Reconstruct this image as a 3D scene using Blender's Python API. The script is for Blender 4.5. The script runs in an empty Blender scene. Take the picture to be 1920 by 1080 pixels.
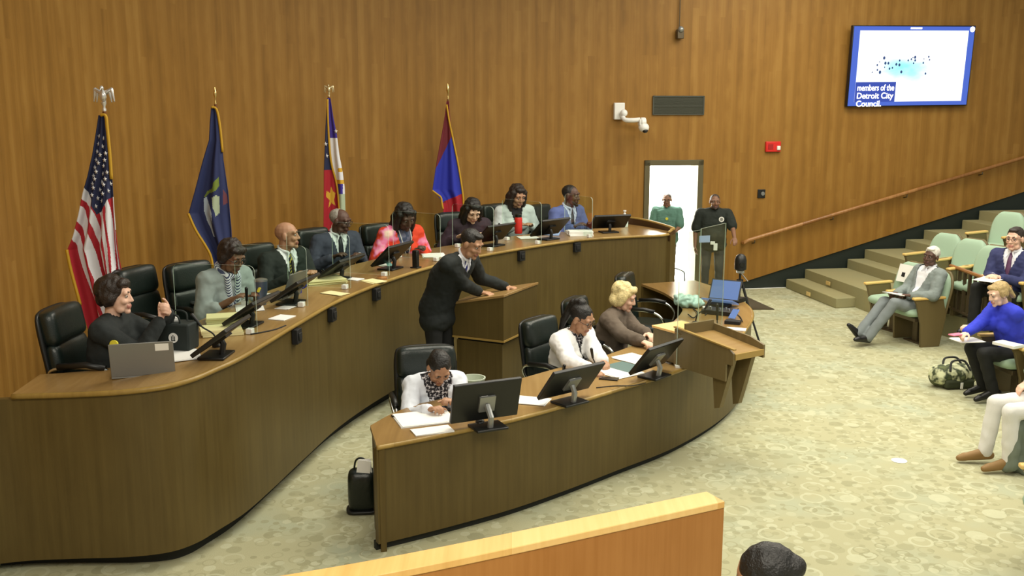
import bpy, bmesh, math, random
import numpy as np
from mathutils import Vector, Matrix, Euler, noise
PI = math.pi
R = math.radians
random.seed(7)
SC = bpy.context.scene
COL = SC.collection

# ------------------------------------------------------------------ camera
FOC, PITCH, HC = 1850.0, 0.183, 3.02
cam = bpy.data.cameras.new('camera'); cam_o = bpy.data.objects.new('camera', cam); COL.objects.link(cam_o)
cam.sensor_fit = 'HORIZONTAL'; cam.sensor_width = 36.0; cam.lens = 36.0*FOC/1920.0
cam_o.location = (0, 0, HC); cam_o.rotation_euler = (PI/2-PITCH, 0, 0)
cam.clip_end = 200
SC.camera = cam_o
_c, _s = math.cos(PITCH), math.sin(PITCH)

def P(px, py, z=0.0):
    """ground position of a point of known height z seen at photo coordinates"""
    a, b = px-960, py-540
    d = Vector((a, FOC*_c-b*_s, -FOC*_s-b*_c))
    t = (z-HC)/d.z
    return Vector((d.x*t, d.y*t, z))

def PD(px, py, y):
    """point at distance y (world Y) seen at photo coordinates"""
    a, b = px-960, py-540
    d = Vector((a, FOC*_c-b*_s, -FOC*_s-b*_c))
    t = y/d.y
    return Vector((d.x*t, y, HC+d.z*t))

def yaw_of(dx, dy):
    return math.atan2(-dx, dy)

# ------------------------------------------------------------------ materials
def lin(c):
    return tuple(((v/255.0)/12.92 if v/255.0 <= .04045 else ((v/255.0+.055)/1.055)**2.4) for v in c)

def new_mat(name):
    m = bpy.data.materials.new(name); m.use_nodes = True
    nt = m.node_tree; b = nt.nodes['Principled BSDF']
    return m, nt, b

def mat(name, rgb, rough=.6, metal=0.0, spec=.5, bump=0.0, bscale=200.0, vary=0.0, vscale=8.0, emit=None, estr=1.0, sss=0.0, coat=0.0):
    m, nt, b = new_mat(name)
    c = lin(rgb)+(1,)
    b.inputs['Base Color'].default_value = c
    b.inputs['Roughness'].default_value = rough
    b.inputs['Metallic'].default_value = metal
    b.inputs['Specular IOR Level'].default_value = spec
    b.inputs['Coat Weight'].default_value = coat
    if sss:
        b.inputs['Subsurface Weight'].default_value = sss
        b.inputs['Subsurface Radius'].default_value = (.012, .005, .003)
    if emit is not None:
        b.inputs['Emission Color'].default_value = lin(emit)+(1,)
        b.inputs['Emission Strength'].default_value = estr
    if vary or bump:
        tc = nt.nodes.new('ShaderNodeTexCoord')
    if vary:
        n = nt.nodes.new('ShaderNodeTexNoise'); n.inputs['Scale'].default_value = vscale; n.inputs['Detail'].default_value = 4
        nt.links.new(tc.outputs['Object'], n.inputs['Vector'])
        mr = nt.nodes.new('ShaderNodeMapRange'); mr.inputs[1].default_value = .3; mr.inputs[2].default_value = .7
        mr.inputs[3].default_value = 1-vary; mr.inputs[4].default_value = 1+vary
        nt.links.new(n.outputs[0], mr.inputs[0])
        mx = nt.nodes.new('ShaderNodeVectorMath'); mx.operation = 'SCALE'
        mx.inputs[0].default_value = c[:3]
        nt.links.new(mr.outputs[0], mx.inputs['Scale'])
        nt.links.new(mx.outputs[0], b.inputs['Base Color'])
    if bump:
        n2 = nt.nodes.new('ShaderNodeTexNoise'); n2.inputs['Scale'].default_value = bscale; n2.inputs['Detail'].default_value = 3
        nt.links.new(tc.outputs['Object'], n2.inputs['Vector'])
        bp = nt.nodes.new('ShaderNodeBump'); bp.inputs['Strength'].default_value = bump; bp.inputs['Distance'].default_value = .01
        nt.links.new(n2.outputs[0], bp.inputs['Height'])
        nt.links.new(bp.outputs[0], b.inputs['Normal'])
    return m

def ramp(nt, stops):
    r = nt.nodes.new('ShaderNodeValToRGB')
    el = r.color_ramp.elements
    while len(el) < len(stops): el.new(.5)
    for e, (p, c) in zip(el, stops):
        e.position = p; e.color = lin(c)+(1,)
    return r

def wood_mat(name, dark, mid, light, plank=.1, rough=.45, uv=True, grain=1.0, horizontal=False, spec=.4, blocks=True, ribs=0.0, tone=.34, gr=.46):
    """veneer running along V; narrow flitches of slightly different tone side by side"""
    m, nt, b = new_mat(name)
    tc = nt.nodes.new('ShaderNodeTexCoord')
    src = tc.outputs['UV'] if uv else tc.outputs['Object']
    sep = nt.nodes.new('ShaderNodeSeparateXYZ'); nt.links.new(src, sep.inputs[0])
    U, V = (sep.outputs[0], sep.outputs[1])
    if horizontal: U, V = V, U
    def math_(op, a, bb):
        n = nt.nodes.new('ShaderNodeMath'); n.operation = op
        for i, q in enumerate((a, bb)):
            if q is None: continue
            if isinstance(q, (int, float)): n.inputs[i].default_value = q
            else: nt.links.new(q, n.inputs[i])
        return n.outputs[0]
    # random tone of each flitch
    cell = math_('FLOOR', math_('DIVIDE', U, plank), None)
    rowoff = nt.nodes.new('ShaderNodeTexWhiteNoise'); rowoff.noise_dimensions = '1D'
    nt.links.new(math_('MULTIPLY', cell, .37), rowoff.inputs['W'])
    vrow = math_('FLOOR', math_('ADD', math_('DIVIDE', V, 2.4), math_('MULTIPLY', rowoff.outputs[0], 0.55)), None)
    comb = nt.nodes.new('ShaderNodeCombineXYZ'); nt.links.new(cell, comb.inputs[0])
    if blocks: nt.links.new(vrow, comb.inputs[1])
    wn = nt.nodes.new('ShaderNodeTexWhiteNoise'); wn.noise_dimensions = '2D'; nt.links.new(comb.outputs[0], wn.inputs['Vector'])
    # long grain
    cg = nt.nodes.new('ShaderNodeCombineXYZ')
    nt.links.new(math_('MULTIPLY', U, 26.0*grain), cg.inputs[0]); nt.links.new(math_('MULTIPLY', V, .9*grain), cg.inputs[1])
    nt.links.new(wn.outputs[0], cg.inputs[2])
    ng = nt.nodes.new('ShaderNodeTexNoise'); ng.inputs['Scale'].default_value = 1.0; ng.inputs['Detail'].default_value = 5; ng.inputs['Roughness'].default_value = .6
    nt.links.new(cg.outputs[0], ng.inputs['Vector'])
    # soft blotches (figure)
    cb = nt.nodes.new('ShaderNodeCombineXYZ')
    nt.links.new(math_('MULTIPLY', U, 5.0), cb.inputs[0]); nt.links.new(math_('MULTIPLY', V, 2.4), cb.inputs[1])
    nb = nt.nodes.new('ShaderNodeTexNoise'); nb.inputs['Scale'].default_value = 1.0; nb.inputs['Detail'].default_value = 3
    nt.links.new(cb.outputs[0], nb.inputs['Vector'])
    t = math_('ADD', math_('ADD', math_('MULTIPLY', wn.outputs[0], tone), .17-tone/2), math_('ADD', math_('ADD', math_('MULTIPLY', ng.outputs[0], gr), .23-gr/2), math_('MULTIPLY', nb.outputs[0], .24)))
    if ribs:
        sn = math_('SINE', math_('ADD', math_('MULTIPLY', U, 2*PI/ribs), math_('MULTIPLY', nb.outputs[0], 5.0)), None)
        t = math_('ADD', t, math_('MULTIPLY', sn, .055))
    rp = ramp(nt, [(.22, dark), (.52, mid), (.82, light)])
    nt.links.new(t, rp.inputs[0])
    nt.links.new(rp.outputs[0], b.inputs['Base Color'])
    b.inputs['Roughness'].default_value = rough
    b.inputs['Specular IOR Level'].default_value = spec
    return m

def carpet_mat(name, base, light, dark, teal, rings=True):
    m, nt, b = new_mat(name)
    tc = nt.nodes.new('ShaderNodeTexCoord')
    def M(op, a, bb=None, cc=None):
        n = nt.nodes.new('ShaderNodeMath'); n.operation = op
        for i, q in enumerate((a, bb, cc)):
            if q is None: continue
            if isinstance(q, (int, float)): n.inputs[i].default_value = q
            else: nt.links.new(q, n.inputs[i])
        return n.outputs[0]
    def mixc(f, a, bcol):
        n = nt.nodes.new('ShaderNodeMix'); n.data_type = 'RGBA'
        nt.links.new(f, n.inputs[0])
        for i, q in ((6, a), (7, bcol)):
            if isinstance(q, tuple): n.inputs[i].default_value = lin(q)+(1,)
            else: nt.links.new(q, n.inputs[i])
        return n.outputs[2]
    col = None
    big = nt.nodes.new('ShaderNodeTexNoise'); big.inputs['Scale'].default_value = 1.3; big.inputs['Detail'].default_value = 3
    nt.links.new(tc.outputs['Object'], big.inputs['Vector'])
    f0 = M('MULTIPLY', M('SUBTRACT', big.outputs[0], .47), 3.2)
    f0n = nt.nodes.new('ShaderNodeClamp'); nt.links.new(f0, f0n.inputs[0])
    col = mixc(f0n.outputs[0], base, teal)
    if rings:
        for k, (sc, c1, thr, r0, wid, solid) in enumerate([(6.0, dark, .50, .34, .10, True), (4.2, light, .46, .36, .09, False), (9.0, light, .60, .30, .3, True), (7.0, dark, .56, .30, .08, False), (11.0, dark, .63, .28, .3, True), (3.1, light, .66, .2, .2, True)]):
            mp = nt.nodes.new('ShaderNodeMapping'); mp.inputs['Location'].default_value = (k*13.7, k*7.1, 0)
            nt.links.new(tc.outputs['Object'], mp.inputs[0])
            v = nt.nodes.new('ShaderNodeTexVoronoi'); v.voronoi_dimensions = '2D'; v.inputs['Scale'].default_value = sc; v.inputs['Randomness'].default_value = .75
            nt.links.new(mp.outputs[0], v.inputs['Vector'])
            sp = nt.nodes.new('ShaderNodeSeparateColor'); nt.links.new(v.outputs['Color'], sp.inputs[0])
            on = M('GREATER_THAN', sp.outputs[0], thr)
            rad = M('MULTIPLY_ADD', sp.outputs[1], .14, r0-.07)
            if solid:
                f = M('LESS_THAN', v.outputs['Distance'], rad)
            else:
                f = M('LESS_THAN', M('ABSOLUTE', M('SUBTRACT', v.outputs['Distance'], rad)), wid*.5)
            f = M('MULTIPLY', M('MULTIPLY', f, on), M('MULTIPLY_ADD', sp.outputs[2], .5, .35))
            col = mixc(f, col, c1)
    fine = nt.nodes.new('ShaderNodeTexNoise'); fine.inputs['Scale'].default_value = 160; fine.inputs['Detail'].default_value = 2
    nt.links.new(tc.outputs['Object'], fine.inputs['Vector'])
    bp = nt.nodes.new('ShaderNodeBump'); bp.inputs['Strength'].default_value = .35; bp.inputs['Distance'].default_value = .01
    nt.links.new(fine.outputs[0], bp.inputs['Height']); nt.links.new(bp.outputs[0], b.inputs['Normal'])
    nt.links.new(col, b.inputs['Base Color'])
    b.inputs['Roughness'].default_value = .95; b.inputs['Specular IOR Level'].default_value = .1
    return m

def pattern_mat(name, c1, c2, scale, thr=.5, rough=.8, kind='noise', c3=None):
    m, nt, b = new_mat(name)
    tc = nt.nodes.new('ShaderNodeTexCoord')
    if kind == 'noise':
        n = nt.nodes.new('ShaderNodeTexNoise'); n.inputs['Scale'].default_value = scale; n.inputs['Detail'].default_value = 2; o = n.outputs[0]
    elif kind == 'wave':
        n = nt.nodes.new('ShaderNodeTexWave'); n.inputs['Scale'].default_value = scale; n.inputs['Distortion'].default_value = 2.0; n.bands_direction = 'DIAGONAL'; o = n.outputs['Fac']
    else:
        n = nt.nodes.new('ShaderNodeTexVoronoi'); n.inputs['Scale'].default_value = scale; o = n.outputs['Distance']
    nt.links.new(tc.outputs['Object'], n.inputs['Vector'])
    st = [(max(0, thr-.06), c1), (min(1, thr+.06), c2)]
    if c3: st.append((min(1, thr+.2), c3))
    rp = ramp(nt, st)
    nt.links.new(o, rp.inputs[0]); nt.links.new(rp.outputs[0], b.inputs['Base Color'])
    b.inputs['Roughness'].default_value = rough
    return m

def acrylic_mat(name, tint=(244, 250, 246), edge=False):
    m, nt, b = new_mat(name)
    nt.nodes.remove(b)
    out = nt.nodes['Material Output']
    tr = nt.nodes.new('ShaderNodeBsdfTransparent'); tr.inputs[0].default_value = lin(tint)+(1,)
    gl = nt.nodes.new('ShaderNodeBsdfGlossy') if not edge else nt.nodes.new('ShaderNodeBsdfPrincipled')
    if edge:
        gl.inputs['Base Color'].default_value = lin((205, 222, 205))+(1,); gl.inputs['Roughness'].default_value = .2
    else:
        gl.inputs['Roughness'].default_value = .03
    mx = nt.nodes.new('ShaderNodeMixShader')
    if edge:
        mx.inputs[0].default_value = .55
    else:
        lw = nt.nodes.new('ShaderNodeFresnel'); lw.inputs[0].default_value = 1.3
        ml = nt.nodes.new('ShaderNodeMath'); ml.operation = 'MULTIPLY'; ml.inputs[1].default_value = .12
        nt.links.new(lw.outputs[0], ml.inputs[0]); nt.links.new(ml.outputs[0], mx.inputs[0])
    nt.links.new(tr.outputs[0], mx.inputs[1]); nt.links.new(gl.outputs[0], mx.inputs[2])
    nt.links.new(mx.outputs[0], out.inputs[0])
    return m

# ------------------------------------------------------------------ mesh builder
def _sphere(nu=14, nv=8):
    v = [(0, 0, 1)]
    for j in range(1, nv):
        a = PI*j/nv
        for i in range(nu):
            t = 2*PI*i/nu
            v.append((math.sin(a)*math.cos(t), math.sin(a)*math.sin(t), math.cos(a)))
    v.append((0, 0, -1))
    f = []
    for i in range(nu): f.append((0, 1+i, 1+(i+1) % nu))
    for j in range(nv-2):
        for i in range(nu):
            a = 1+j*nu+i; b_ = 1+j*nu+(i+1) % nu
            f.append((a, a+nu, b_+nu, b_))
    k = 1+(nv-2)*nu; last = len(v)-1
    for i in range(nu): f.append((k+i, last, k+(i+1) % nu))
    return [Vector(p) for p in v], f
_SPH = _sphere(); _SPH_S = _sphere(10, 6)

def frame_of(d):
    d = Vector(d).normalized()
    up = Vector((0, 0, 1)) if abs(d.z) < .95 else Vector((1, 0, 0))
    x = up.cross(d).normalized(); y = d.cross(x)
    return Matrix((x, y, d)).transposed()

class MB:
    def __init__(s):
        s.v = []; s.f = []; s.mi = []; s.cur = 0
    def _add(s, vs, fs):
        o = len(s.v); s.v.extend([tuple(p) for p in vs])
        for f in fs: s.f.append(tuple(i+o for i in f)); s.mi.append(s.cur)
        return s
    def m(s, i): s.cur = i; return s
    def box(s, c, size, rot=None):
        c = Vector(c); hx, hy, hz = (q/2 for q in size)
        vs = [Vector((x*hx, y*hy, z*hz)) for x in (-1, 1) for y in (-1, 1) for z in (-1, 1)]
        if rot is not None: vs = [rot @ p for p in vs]
        vs = [p+c for p in vs]
        return s._add(vs, [(0, 1, 3, 2), (4, 6, 7, 5), (0, 4, 5, 1), (2, 3, 7, 6), (0, 2, 6, 4), (1, 5, 7, 3)])
    def ell(s, c, r, rot=None, hi=True):
        c = Vector(c); r = (r, r, r) if isinstance(r, (int, float)) else r
        V, F = _SPH if hi else _SPH_S
        vs = [Vector((p.x*r[0], p.y*r[1], p.z*r[2])) for p in V]
        if rot is not None: vs = [rot @ p for p in vs]
        return s._add([p+c for p in vs], F)
    def cap(s, p0, p1, r0, r1=None, n=12):
        """tapered capsule"""
        p0 = Vector(p0); p1 = Vector(p1); r1 = r0 if r1 is None else r1
        d = p1-p0
        if d.length < 1e-5: return s.ell(p0, max(r0, r1))
        Mx = frame_of(d); L = d.length
        rings = []
        for k in range(1, 4): a = PI/2*k/4; rings.append((-r0*math.cos(a), r0*math.sin(a)))
        rings += [(0, r0), (L, r1)]
        for k in range(3, 0, -1): a = PI/2*k/4; rings.append((L+r1*math.cos(a), r1*math.sin(a)))
        vs = [p0+Mx @ Vector((0, 0, -r0))]
        for z, r in rings:
            for i in range(n):
                t = 2*PI*i/n; vs.append(p0+Mx @ Vector((r*math.cos(t), r*math.sin(t), z)))
        vs.append(p0+Mx @ Vector((0, 0, L+r1)))
        fs = [(0, 1+(i+1) % n, 1+i) for i in range(n)]
        for j in range(len(rings)-1):
            for i in range(n):
                a = 1+j*n+i; b_ = 1+j*n+(i+1) % n
                fs.append((a, b_, b_+n, a+n))
        k = 1+(len(rings)-1)*n; last = len(vs)-1
        fs += [(k+i, k+(i+1) % n, last) for i in range(n)]
        return s._add(vs, fs)
    def cyl(s, p0, p1, r0, r1=None, n=16):
        p0 = Vector(p0); p1 = Vector(p1); r1 = r0 if r1 is None else r1
        Mx = frame_of(p1-p0); L = (p1-p0).length
        vs = []
        for z, r in ((0, r0), (L, r1)):
            for i in range(n):
                t = 2*PI*i/n; vs.append(p0+Mx @ Vector((r*math.cos(t), r*math.sin(t), z)))
        fs = [(i, (i+1) % n, (i+1) % n+n, i+n) for i in range(n)]
        fs += [tuple(range(n-1, -1, -1)), tuple(range(n, 2*n))]
        return s._add(vs, fs)
    def lathe(s, prof, c=(0, 0, 0), n=20, axis=None):
        c = Vector(c); Mx = frame_of(axis) if axis is not None else Matrix.Identity(3)
        vs = []
        for r, z in prof:
            for i in range(n):
                t = 2*PI*i/n; vs.append(c+Mx @ Vector((r*math.cos(t), r*math.sin(t), z)))
        fs = []
        for j in range(len(prof)-1):
            for i in range(n):
                fs.append((j*n+i, j*n+(i+1) % n, (j+1)*n+(i+1) % n, (j+1)*n+i))
        fs += [tuple(range(n-1, -1, -1)), tuple(range((len(prof)-1)*n, len(prof)*n))]
        return s._add(vs, fs)
    def tube(s, pts, r, n=8, closed=False):
        pts = [Vector(p) for p in pts]; N = len(pts)
        vs = []; prev = None
        for k, p in enumerate(pts):
            if closed: d = pts[(k+1) % N]-pts[k-1]
            else: d = pts[min(k+1, N-1)]-pts[max(k-1, 0)]
            d.normalize()
            if prev is None: Mx = frame_of(d); x = Mx.col[0]
            else: x = (prev-d*prev.dot(d)).normalized()
            prev = Vector(x); y = d.cross(x)
            rr = r[k] if isinstance(r, (list, tuple)) else r
            for i in range(n):
                t = 2*PI*i/n; vs.append(p+(x*math.cos(t)+y*math.sin(t))*rr)
        fs = []
        for k in range(N if closed else N-1):
            a = k*n; b_ = ((k+1) % N)*n
            for i in range(n):
                fs.append((a+i, a+(i+1) % n, b_+(i+1) % n, b_+i))
        if not closed: fs += [tuple(range(n-1, -1, -1)), tuple(range((N-1)*n, N*n))]
        return s._add(vs, fs)
    def prism(s, poly, z0, z1):
        n = len(poly)
        vs = [Vector((p[0], p[1], z0 if not callable(z0) else z0(p))) for p in poly]+[Vector((p[0], p[1], z1 if not callable(z1) else z1(p))) for p in poly]
        fs = [(i, (i+1) % n, (i+1) % n+n, i+n) for i in range(n)]
        fs += [tuple(range(n-1, -1, -1)), tuple(range(n, 2*n))]
        return s._add(vs, fs)
    def ribbon(s, a, b_, t, up=None):
        """closed slab between two matching polylines a (near) and b_ (far), thickness t downwards"""
        n = len(a); dz = Vector((0, 0, -t))
        vs = [Vector(p) for p in a]+[Vector(p) for p in b_]+[Vector(p)+dz for p in a]+[Vector(p)+dz for p in b_]
        fs = []
        for i in range(n-1):
            fs.append((i, i+1, n+i+1, n+i)); fs.append((2*n+i, 3*n+i, 3*n+i+1, 2*n+i+1))
            fs.append((i, 2*n+i, 2*n+i+1, i+1)); fs.append((n+i, n+i+1, 3*n+i+1, 3*n+i))
        fs.append((0, n, 3*n, 2*n)); fs.append((n-1, 3*n-1, 4*n-1, 2*n-1))
        return s._add(vs, fs)
    def pillow(s, w, h, t, M4, nu=12, nv=12, p=6, cr=.07, bend=0.0, power=.42):
        """soft pad in the local XZ plane, thickness along Y"""
        def pt(u, v, sgn):
            th = t/2*max(0.0, (1-abs(u)**p)*(1-abs(v)**p))**power
            x = w/2*u*(1-cr*abs(v)**5); z = h/2*v*(1-cr*abs(u)**5)
            return M4 @ Vector((x, sgn*th+bend*u*u, z))
        vs = []; idx = {}
        for sg in (1, -1):
            for i in range(nu+1):
                for j in range(nv+1):
                    u = -math.cos(PI*i/nu); v = -math.cos(PI*j/nv)
                    edge = i in (0, nu) or j in (0, nv)
                    key = (0 if edge else sg, i, j)
                    if key not in idx:
                        idx[key] = len(vs); vs.append(pt(u, v, sg))
                    idx[(sg, i, j)] = idx[key]
        fs = []
        for sg in (1, -1):
            for i in range(nu):
                for j in range(nv):
                    q = (idx[(sg, i, j)], idx[(sg, i+1, j)], idx[(sg, i+1, j+1)], idx[(sg, i, j+1)])
                    fs.append(q if sg < 0 else q[::-1])
        return s._add(vs, fs)
    def mesh(s, name):
        me = bpy.data.meshes.new(name); me.from_pydata(s.v, [], s.f)
        me.polygons.foreach_set('material_index', s.mi)
        bm = bmesh.new(); bm.from_mesh(me); bmesh.ops.recalc_face_normals(bm, faces=bm.faces); bm.to_mesh(me); bm.free()
        me.update()
        return me
    def build(s, name, mats, parent=None, smooth=False, bevel=0.0, bseg=2, uvbox=False, keepn=False, sharp=None):
        me = s.mesh(name)
        return mkobj(name, me, mats, parent, smooth, bevel, bseg, sharp)

def mkobj(name, me, mats, parent=None, smooth=False, bevel=0.0, bseg=2, sharp=None):
    if not isinstance(mats, (list, tuple)): mats = [mats]
    if not me.materials:
        for q in mats: me.materials.append(q)
    if smooth:
        me.polygons.foreach_set('use_smooth', [True]*len(me.polygons))
        if sharp: me.set_sharp_from_angle(angle=R(sharp))
    o = bpy.data.objects.new(name, me); COL.objects.link(o)
    if parent is not None: o.parent = parent
    if bevel:
        md = o.modifiers.new('bevel', 'BEVEL'); md.width = bevel; md.segments = bseg; md.limit_method = 'ANGLE'; md.angle_limit = R(40)
        me.polygons.foreach_set('use_smooth', [True]*len(me.polygons)); me.set_sharp_from_angle(angle=R(35))
        md.harden_normals = False
    return o

def tag(o, label=None, cat=None, group=None, kind=None):
    if label: o['label'] = label
    if cat: o['category'] = cat
    if group: o['group'] = group
    if kind: o['kind'] = kind
    return o

def thing(name, label, cat, loc=(0, 0, 0), rz=0.0, group=None):
    o = bpy.data.objects.new(name, None); COL.objects.link(o)
    o.empty_display_size = .1
    o.location = loc; o.rotation_euler = (0, 0, rz)
    return tag(o, label, cat, group)

def copy_tree(o, label=None, loc=None, rz=None, parent=None):
    c = o.copy(); COL.objects.link(c)
    if parent is not None: c.parent = parent
    for ch in list(o.children): copy_tree(ch, parent=c)
    if label: c['label'] = label
    if loc is not None: c.location = loc
    if rz is not None: c.rotation_euler = (0, 0, rz)
    return c

def rotz(a): return Matrix.Rotation(a, 3, 'Z')
def rotx(a): return Matrix.Rotation(a, 3, 'X')
def roty(a): return Matrix.Rotation(a, 3, 'Y')

def remesh(mb, name, voxel, smooth_it=3, fac=.5):
    me = mb.mesh(name)
    o = bpy.data.objects.new(name, me); COL.objects.link(o)
    md = o.modifiers.new('r', 'REMESH'); md.mode = 'VOXEL'; md.voxel_size = voxel; md.use_smooth_shade = True
    if smooth_it:
        sm = o.modifiers.new('s', 'SMOOTH'); sm.factor = fac; sm.iterations = smooth_it
    dg = bpy.context.evaluated_depsgraph_get(); dg.update()
    out = bpy.data.meshes.new_from_object(o.evaluated_get(dg))
    bpy.data.objects.remove(o); bpy.data.meshes.remove(me)
    out.name = name
    out.materials.clear()
    return out
# ------------------------------------------------------------------ people
SKIN = {k: mat('skin_'+k, c, rough=.55, sss=.12, vary=.06, vscale=30) for k, c in dict(
    deep=(88, 62, 50), brown=(128, 92, 70), tan=(176, 134, 104), fair=(226, 184, 160), pale=(232, 196, 172)).items()}
LIP = {k: mat('lip_'+k, c, rough=.45) for k, c in dict(deep=(80, 48, 44), brown=(112, 66, 58), tan=(150, 98, 82), fair=(196, 134, 120), pale=(198, 138, 124)).items()}
HAIR = {k: mat('hair_'+k, c, rough=.5, bump=.6, bscale=90, vary=.25, vscale=40) for k, c in dict(
    black=(24, 22, 20), dark=(42, 32, 26), brown=(70, 52, 38), grey=(150, 146, 136), white=(222, 218, 208), blonde=(214, 196, 140), dblonde=(172, 148, 100), stubble=(60, 50, 44)).items()}
EYE_W = mat('eye_white', (176, 166, 156), rough=.4); EYE_D = mat('eye_iris', (32, 24, 20), rough=.2)
FRAME_M = mat('spectacle_frame', (40, 36, 36), rough=.3)
LENS_M = acrylic_mat('spectacle_lens', (235, 238, 240))

def _eye_mesh():
    mb = MB(); V, F = _sphere(12, 8)
    Rm = rotx(-PI/2)
    vs = [Rm @ p for p in V]
    mb._add(vs, F)
    me = mb.mesh('eye'); me.materials.append(EYE_W); me.materials.append(EYE_D)
    for p in me.polygons:
        p.use_smooth = True
        if p.center.y > .70: p.material_index = 1
    return me
EYE_ME = _eye_mesh()

def ik(sh, tg, l1, l2, pole):
    d = tg-sh; L = d.length
    mx = (l1+l2)*.985
    if L > mx: tg = sh+d*(mx/L); d = tg-sh; L = mx
    a = math.acos(max(-1, min(1, (l1*l1+L*L-l2*l2)/(2*l1*L))))
    dn = d.normalized(); p = (pole-dn*pole.dot(dn)).normalized()
    el = sh+dn*(l1*math.cos(a))+p*(l1*math.sin(a))
    return el, tg

def hand_caps(mb, w, f, n, side, curl, k=1.0, spread=.0):
    f = f.normalized(); n = (n-f*n.dot(f)).normalized()
    t = f.cross(n) if side > 0 else n.cross(f)
    offs = (.030, .010, -.010, -.029); kl = (.086, .088, .082, .073)
    ln = (.070, .078, .072, .056)
    mb.cap(w-f*.01, w+f*.02, .024*k, .022*k)
    for i in range(4):
        a = w+t*offs[i]*.55*k; kn = w+f*kl[i]*k+t*offs[i]*k
        mb.cap(a, kn, .0145*k, .012*k, n=8)
        c = curl*(1+.08*i); fd = f; p = kn; ang = 0
        sp = t*(offs[i]*spread*6)
        for j, (pl, w1) in enumerate(((.46, .9), (.30, 1.15), (.24, .7))):
            ang += c*w1
            dd = (f*math.cos(ang)+n*math.sin(ang)+sp).normalized()
            q = p+dd*ln[i]*pl*k
            mb.cap(p, q, (.0098-.0008*j)*k, (.0091-.0009*j)*k, n=8); p = q
    p = w+f*.022*k+t*.024*k
    d1 = (f*.62+t*.72+n*.28).normalized(); d2 = (f*.85+t*.35+n*.38).normalized(); d3 = (f*.9+t*.02+n*.45).normalized()
    for dd, L, r0, r1 in ((d1, .046, .0155, .0125), (d2, .034, .012, .0105), (d3, .027, .0105, .0085)):
        q = p+dd*L*k; mb.cap(p, q, r0*k, r1*k, n=8); p = q

class Pose: pass

def solve(sp):
    """joint positions in the person's own frame (faces +Y, floor at z=0)"""
    q = Pose()
    fem = sp.get('fem', False)
    sw = sp.get('sw', .165 if fem else .19)
    stand = sp.get('stand', False)
    hz = sp.get('hip', .94 if stand else .54)
    a1, a2 = R(sp.get('lean', 5)), R(sp.get('lean2', sp.get('lean', 5)+8))
    tw = R(sp.get('twist', 0)); sl = R(sp.get('side', 0))
    q.pel = Vector(sp.get('pel', (0, 0, hz))); q.pel.z = hz
    Rt = rotz(tw) @ roty(sl)
    d1 = Rt @ Vector((0, math.sin(a1), math.cos(a1))); d2 = Rt @ Vector((0, math.sin(a2), math.cos(a2)))
    q.X = Rt @ Vector((1, 0, 0)); q.d1, q.d2 = d1, d2
    q.F1 = q.X.cross(d1)*-1; q.F2 = (d2.cross(q.X)); q.F1 = d1.cross(q.X)
    T = sp.get('torso', 1.0)
    q.chest = q.pel+d1*.28*T; q.nb = q.chest+d2*.235*T
    q.sh = {s: q.nb-d2*.045+q.X*(s*sw) for s in (1, -1)}
    hy, hp, hr = (R(v) for v in sp.get('head', (0, -5, 0)))
    q.HR = rotz(tw+hy) @ rotx(hp) @ roty(hr)
    nd = (d2*.6+Vector((0, 0, 1))*.4+ (rotz(tw+hy) @ Vector((0, 1, 0)))*max(0, -math.sin(hp))*.5).normalized()
    q.neck = q.nb+nd*.06
    q.hs = sp.get('hs', 1.0)
    q.hc = q.nb+nd*.066 + (q.HR @ Vector((0, .022, .082)))*q.hs
    # arms
    q.el, q.wr = {}, {}
    for s, key in ((1, 'R'), (-1, 'L')):
        tg = Vector(sp.get('hand'+key, (s*.16, .36, .80)))
        pole = Vector(sp.get('pole'+key, (s*.55, -.45, -.7)))
        q.el[s], q.wr[s] = ik(q.sh[s], tg, .285, .255, pole)
    # legs
    q.hp, q.kn, q.an = {}, {}, {}
    for s, key in ((1, 'R'), (-1, 'L')):
        q.hp[s] = q.pel+Vector((s*.095, 0, -.01))
        if 'knee'+key in sp:
            q.kn[s] = Vector(sp['knee'+key]); q.an[s] = Vector(sp['ankle'+key])
        elif stand:
            q.kn[s] = q.hp[s]+Vector((s*.01, .02, -.43)); q.an[s] = q.kn[s]+Vector((s*.01, -.03, -.42))
        else:
            q.kn[s] = q.hp[s]+Vector((s*.04, .42, max(-.03, .47-q.hp[s].z))); az = max(.075, q.kn[s].z-.41); q.an[s] = Vector((q.kn[s].x, q.kn[s].y+max(0, .41-(q.kn[s].z-az))*.9, az))
    return q

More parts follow.
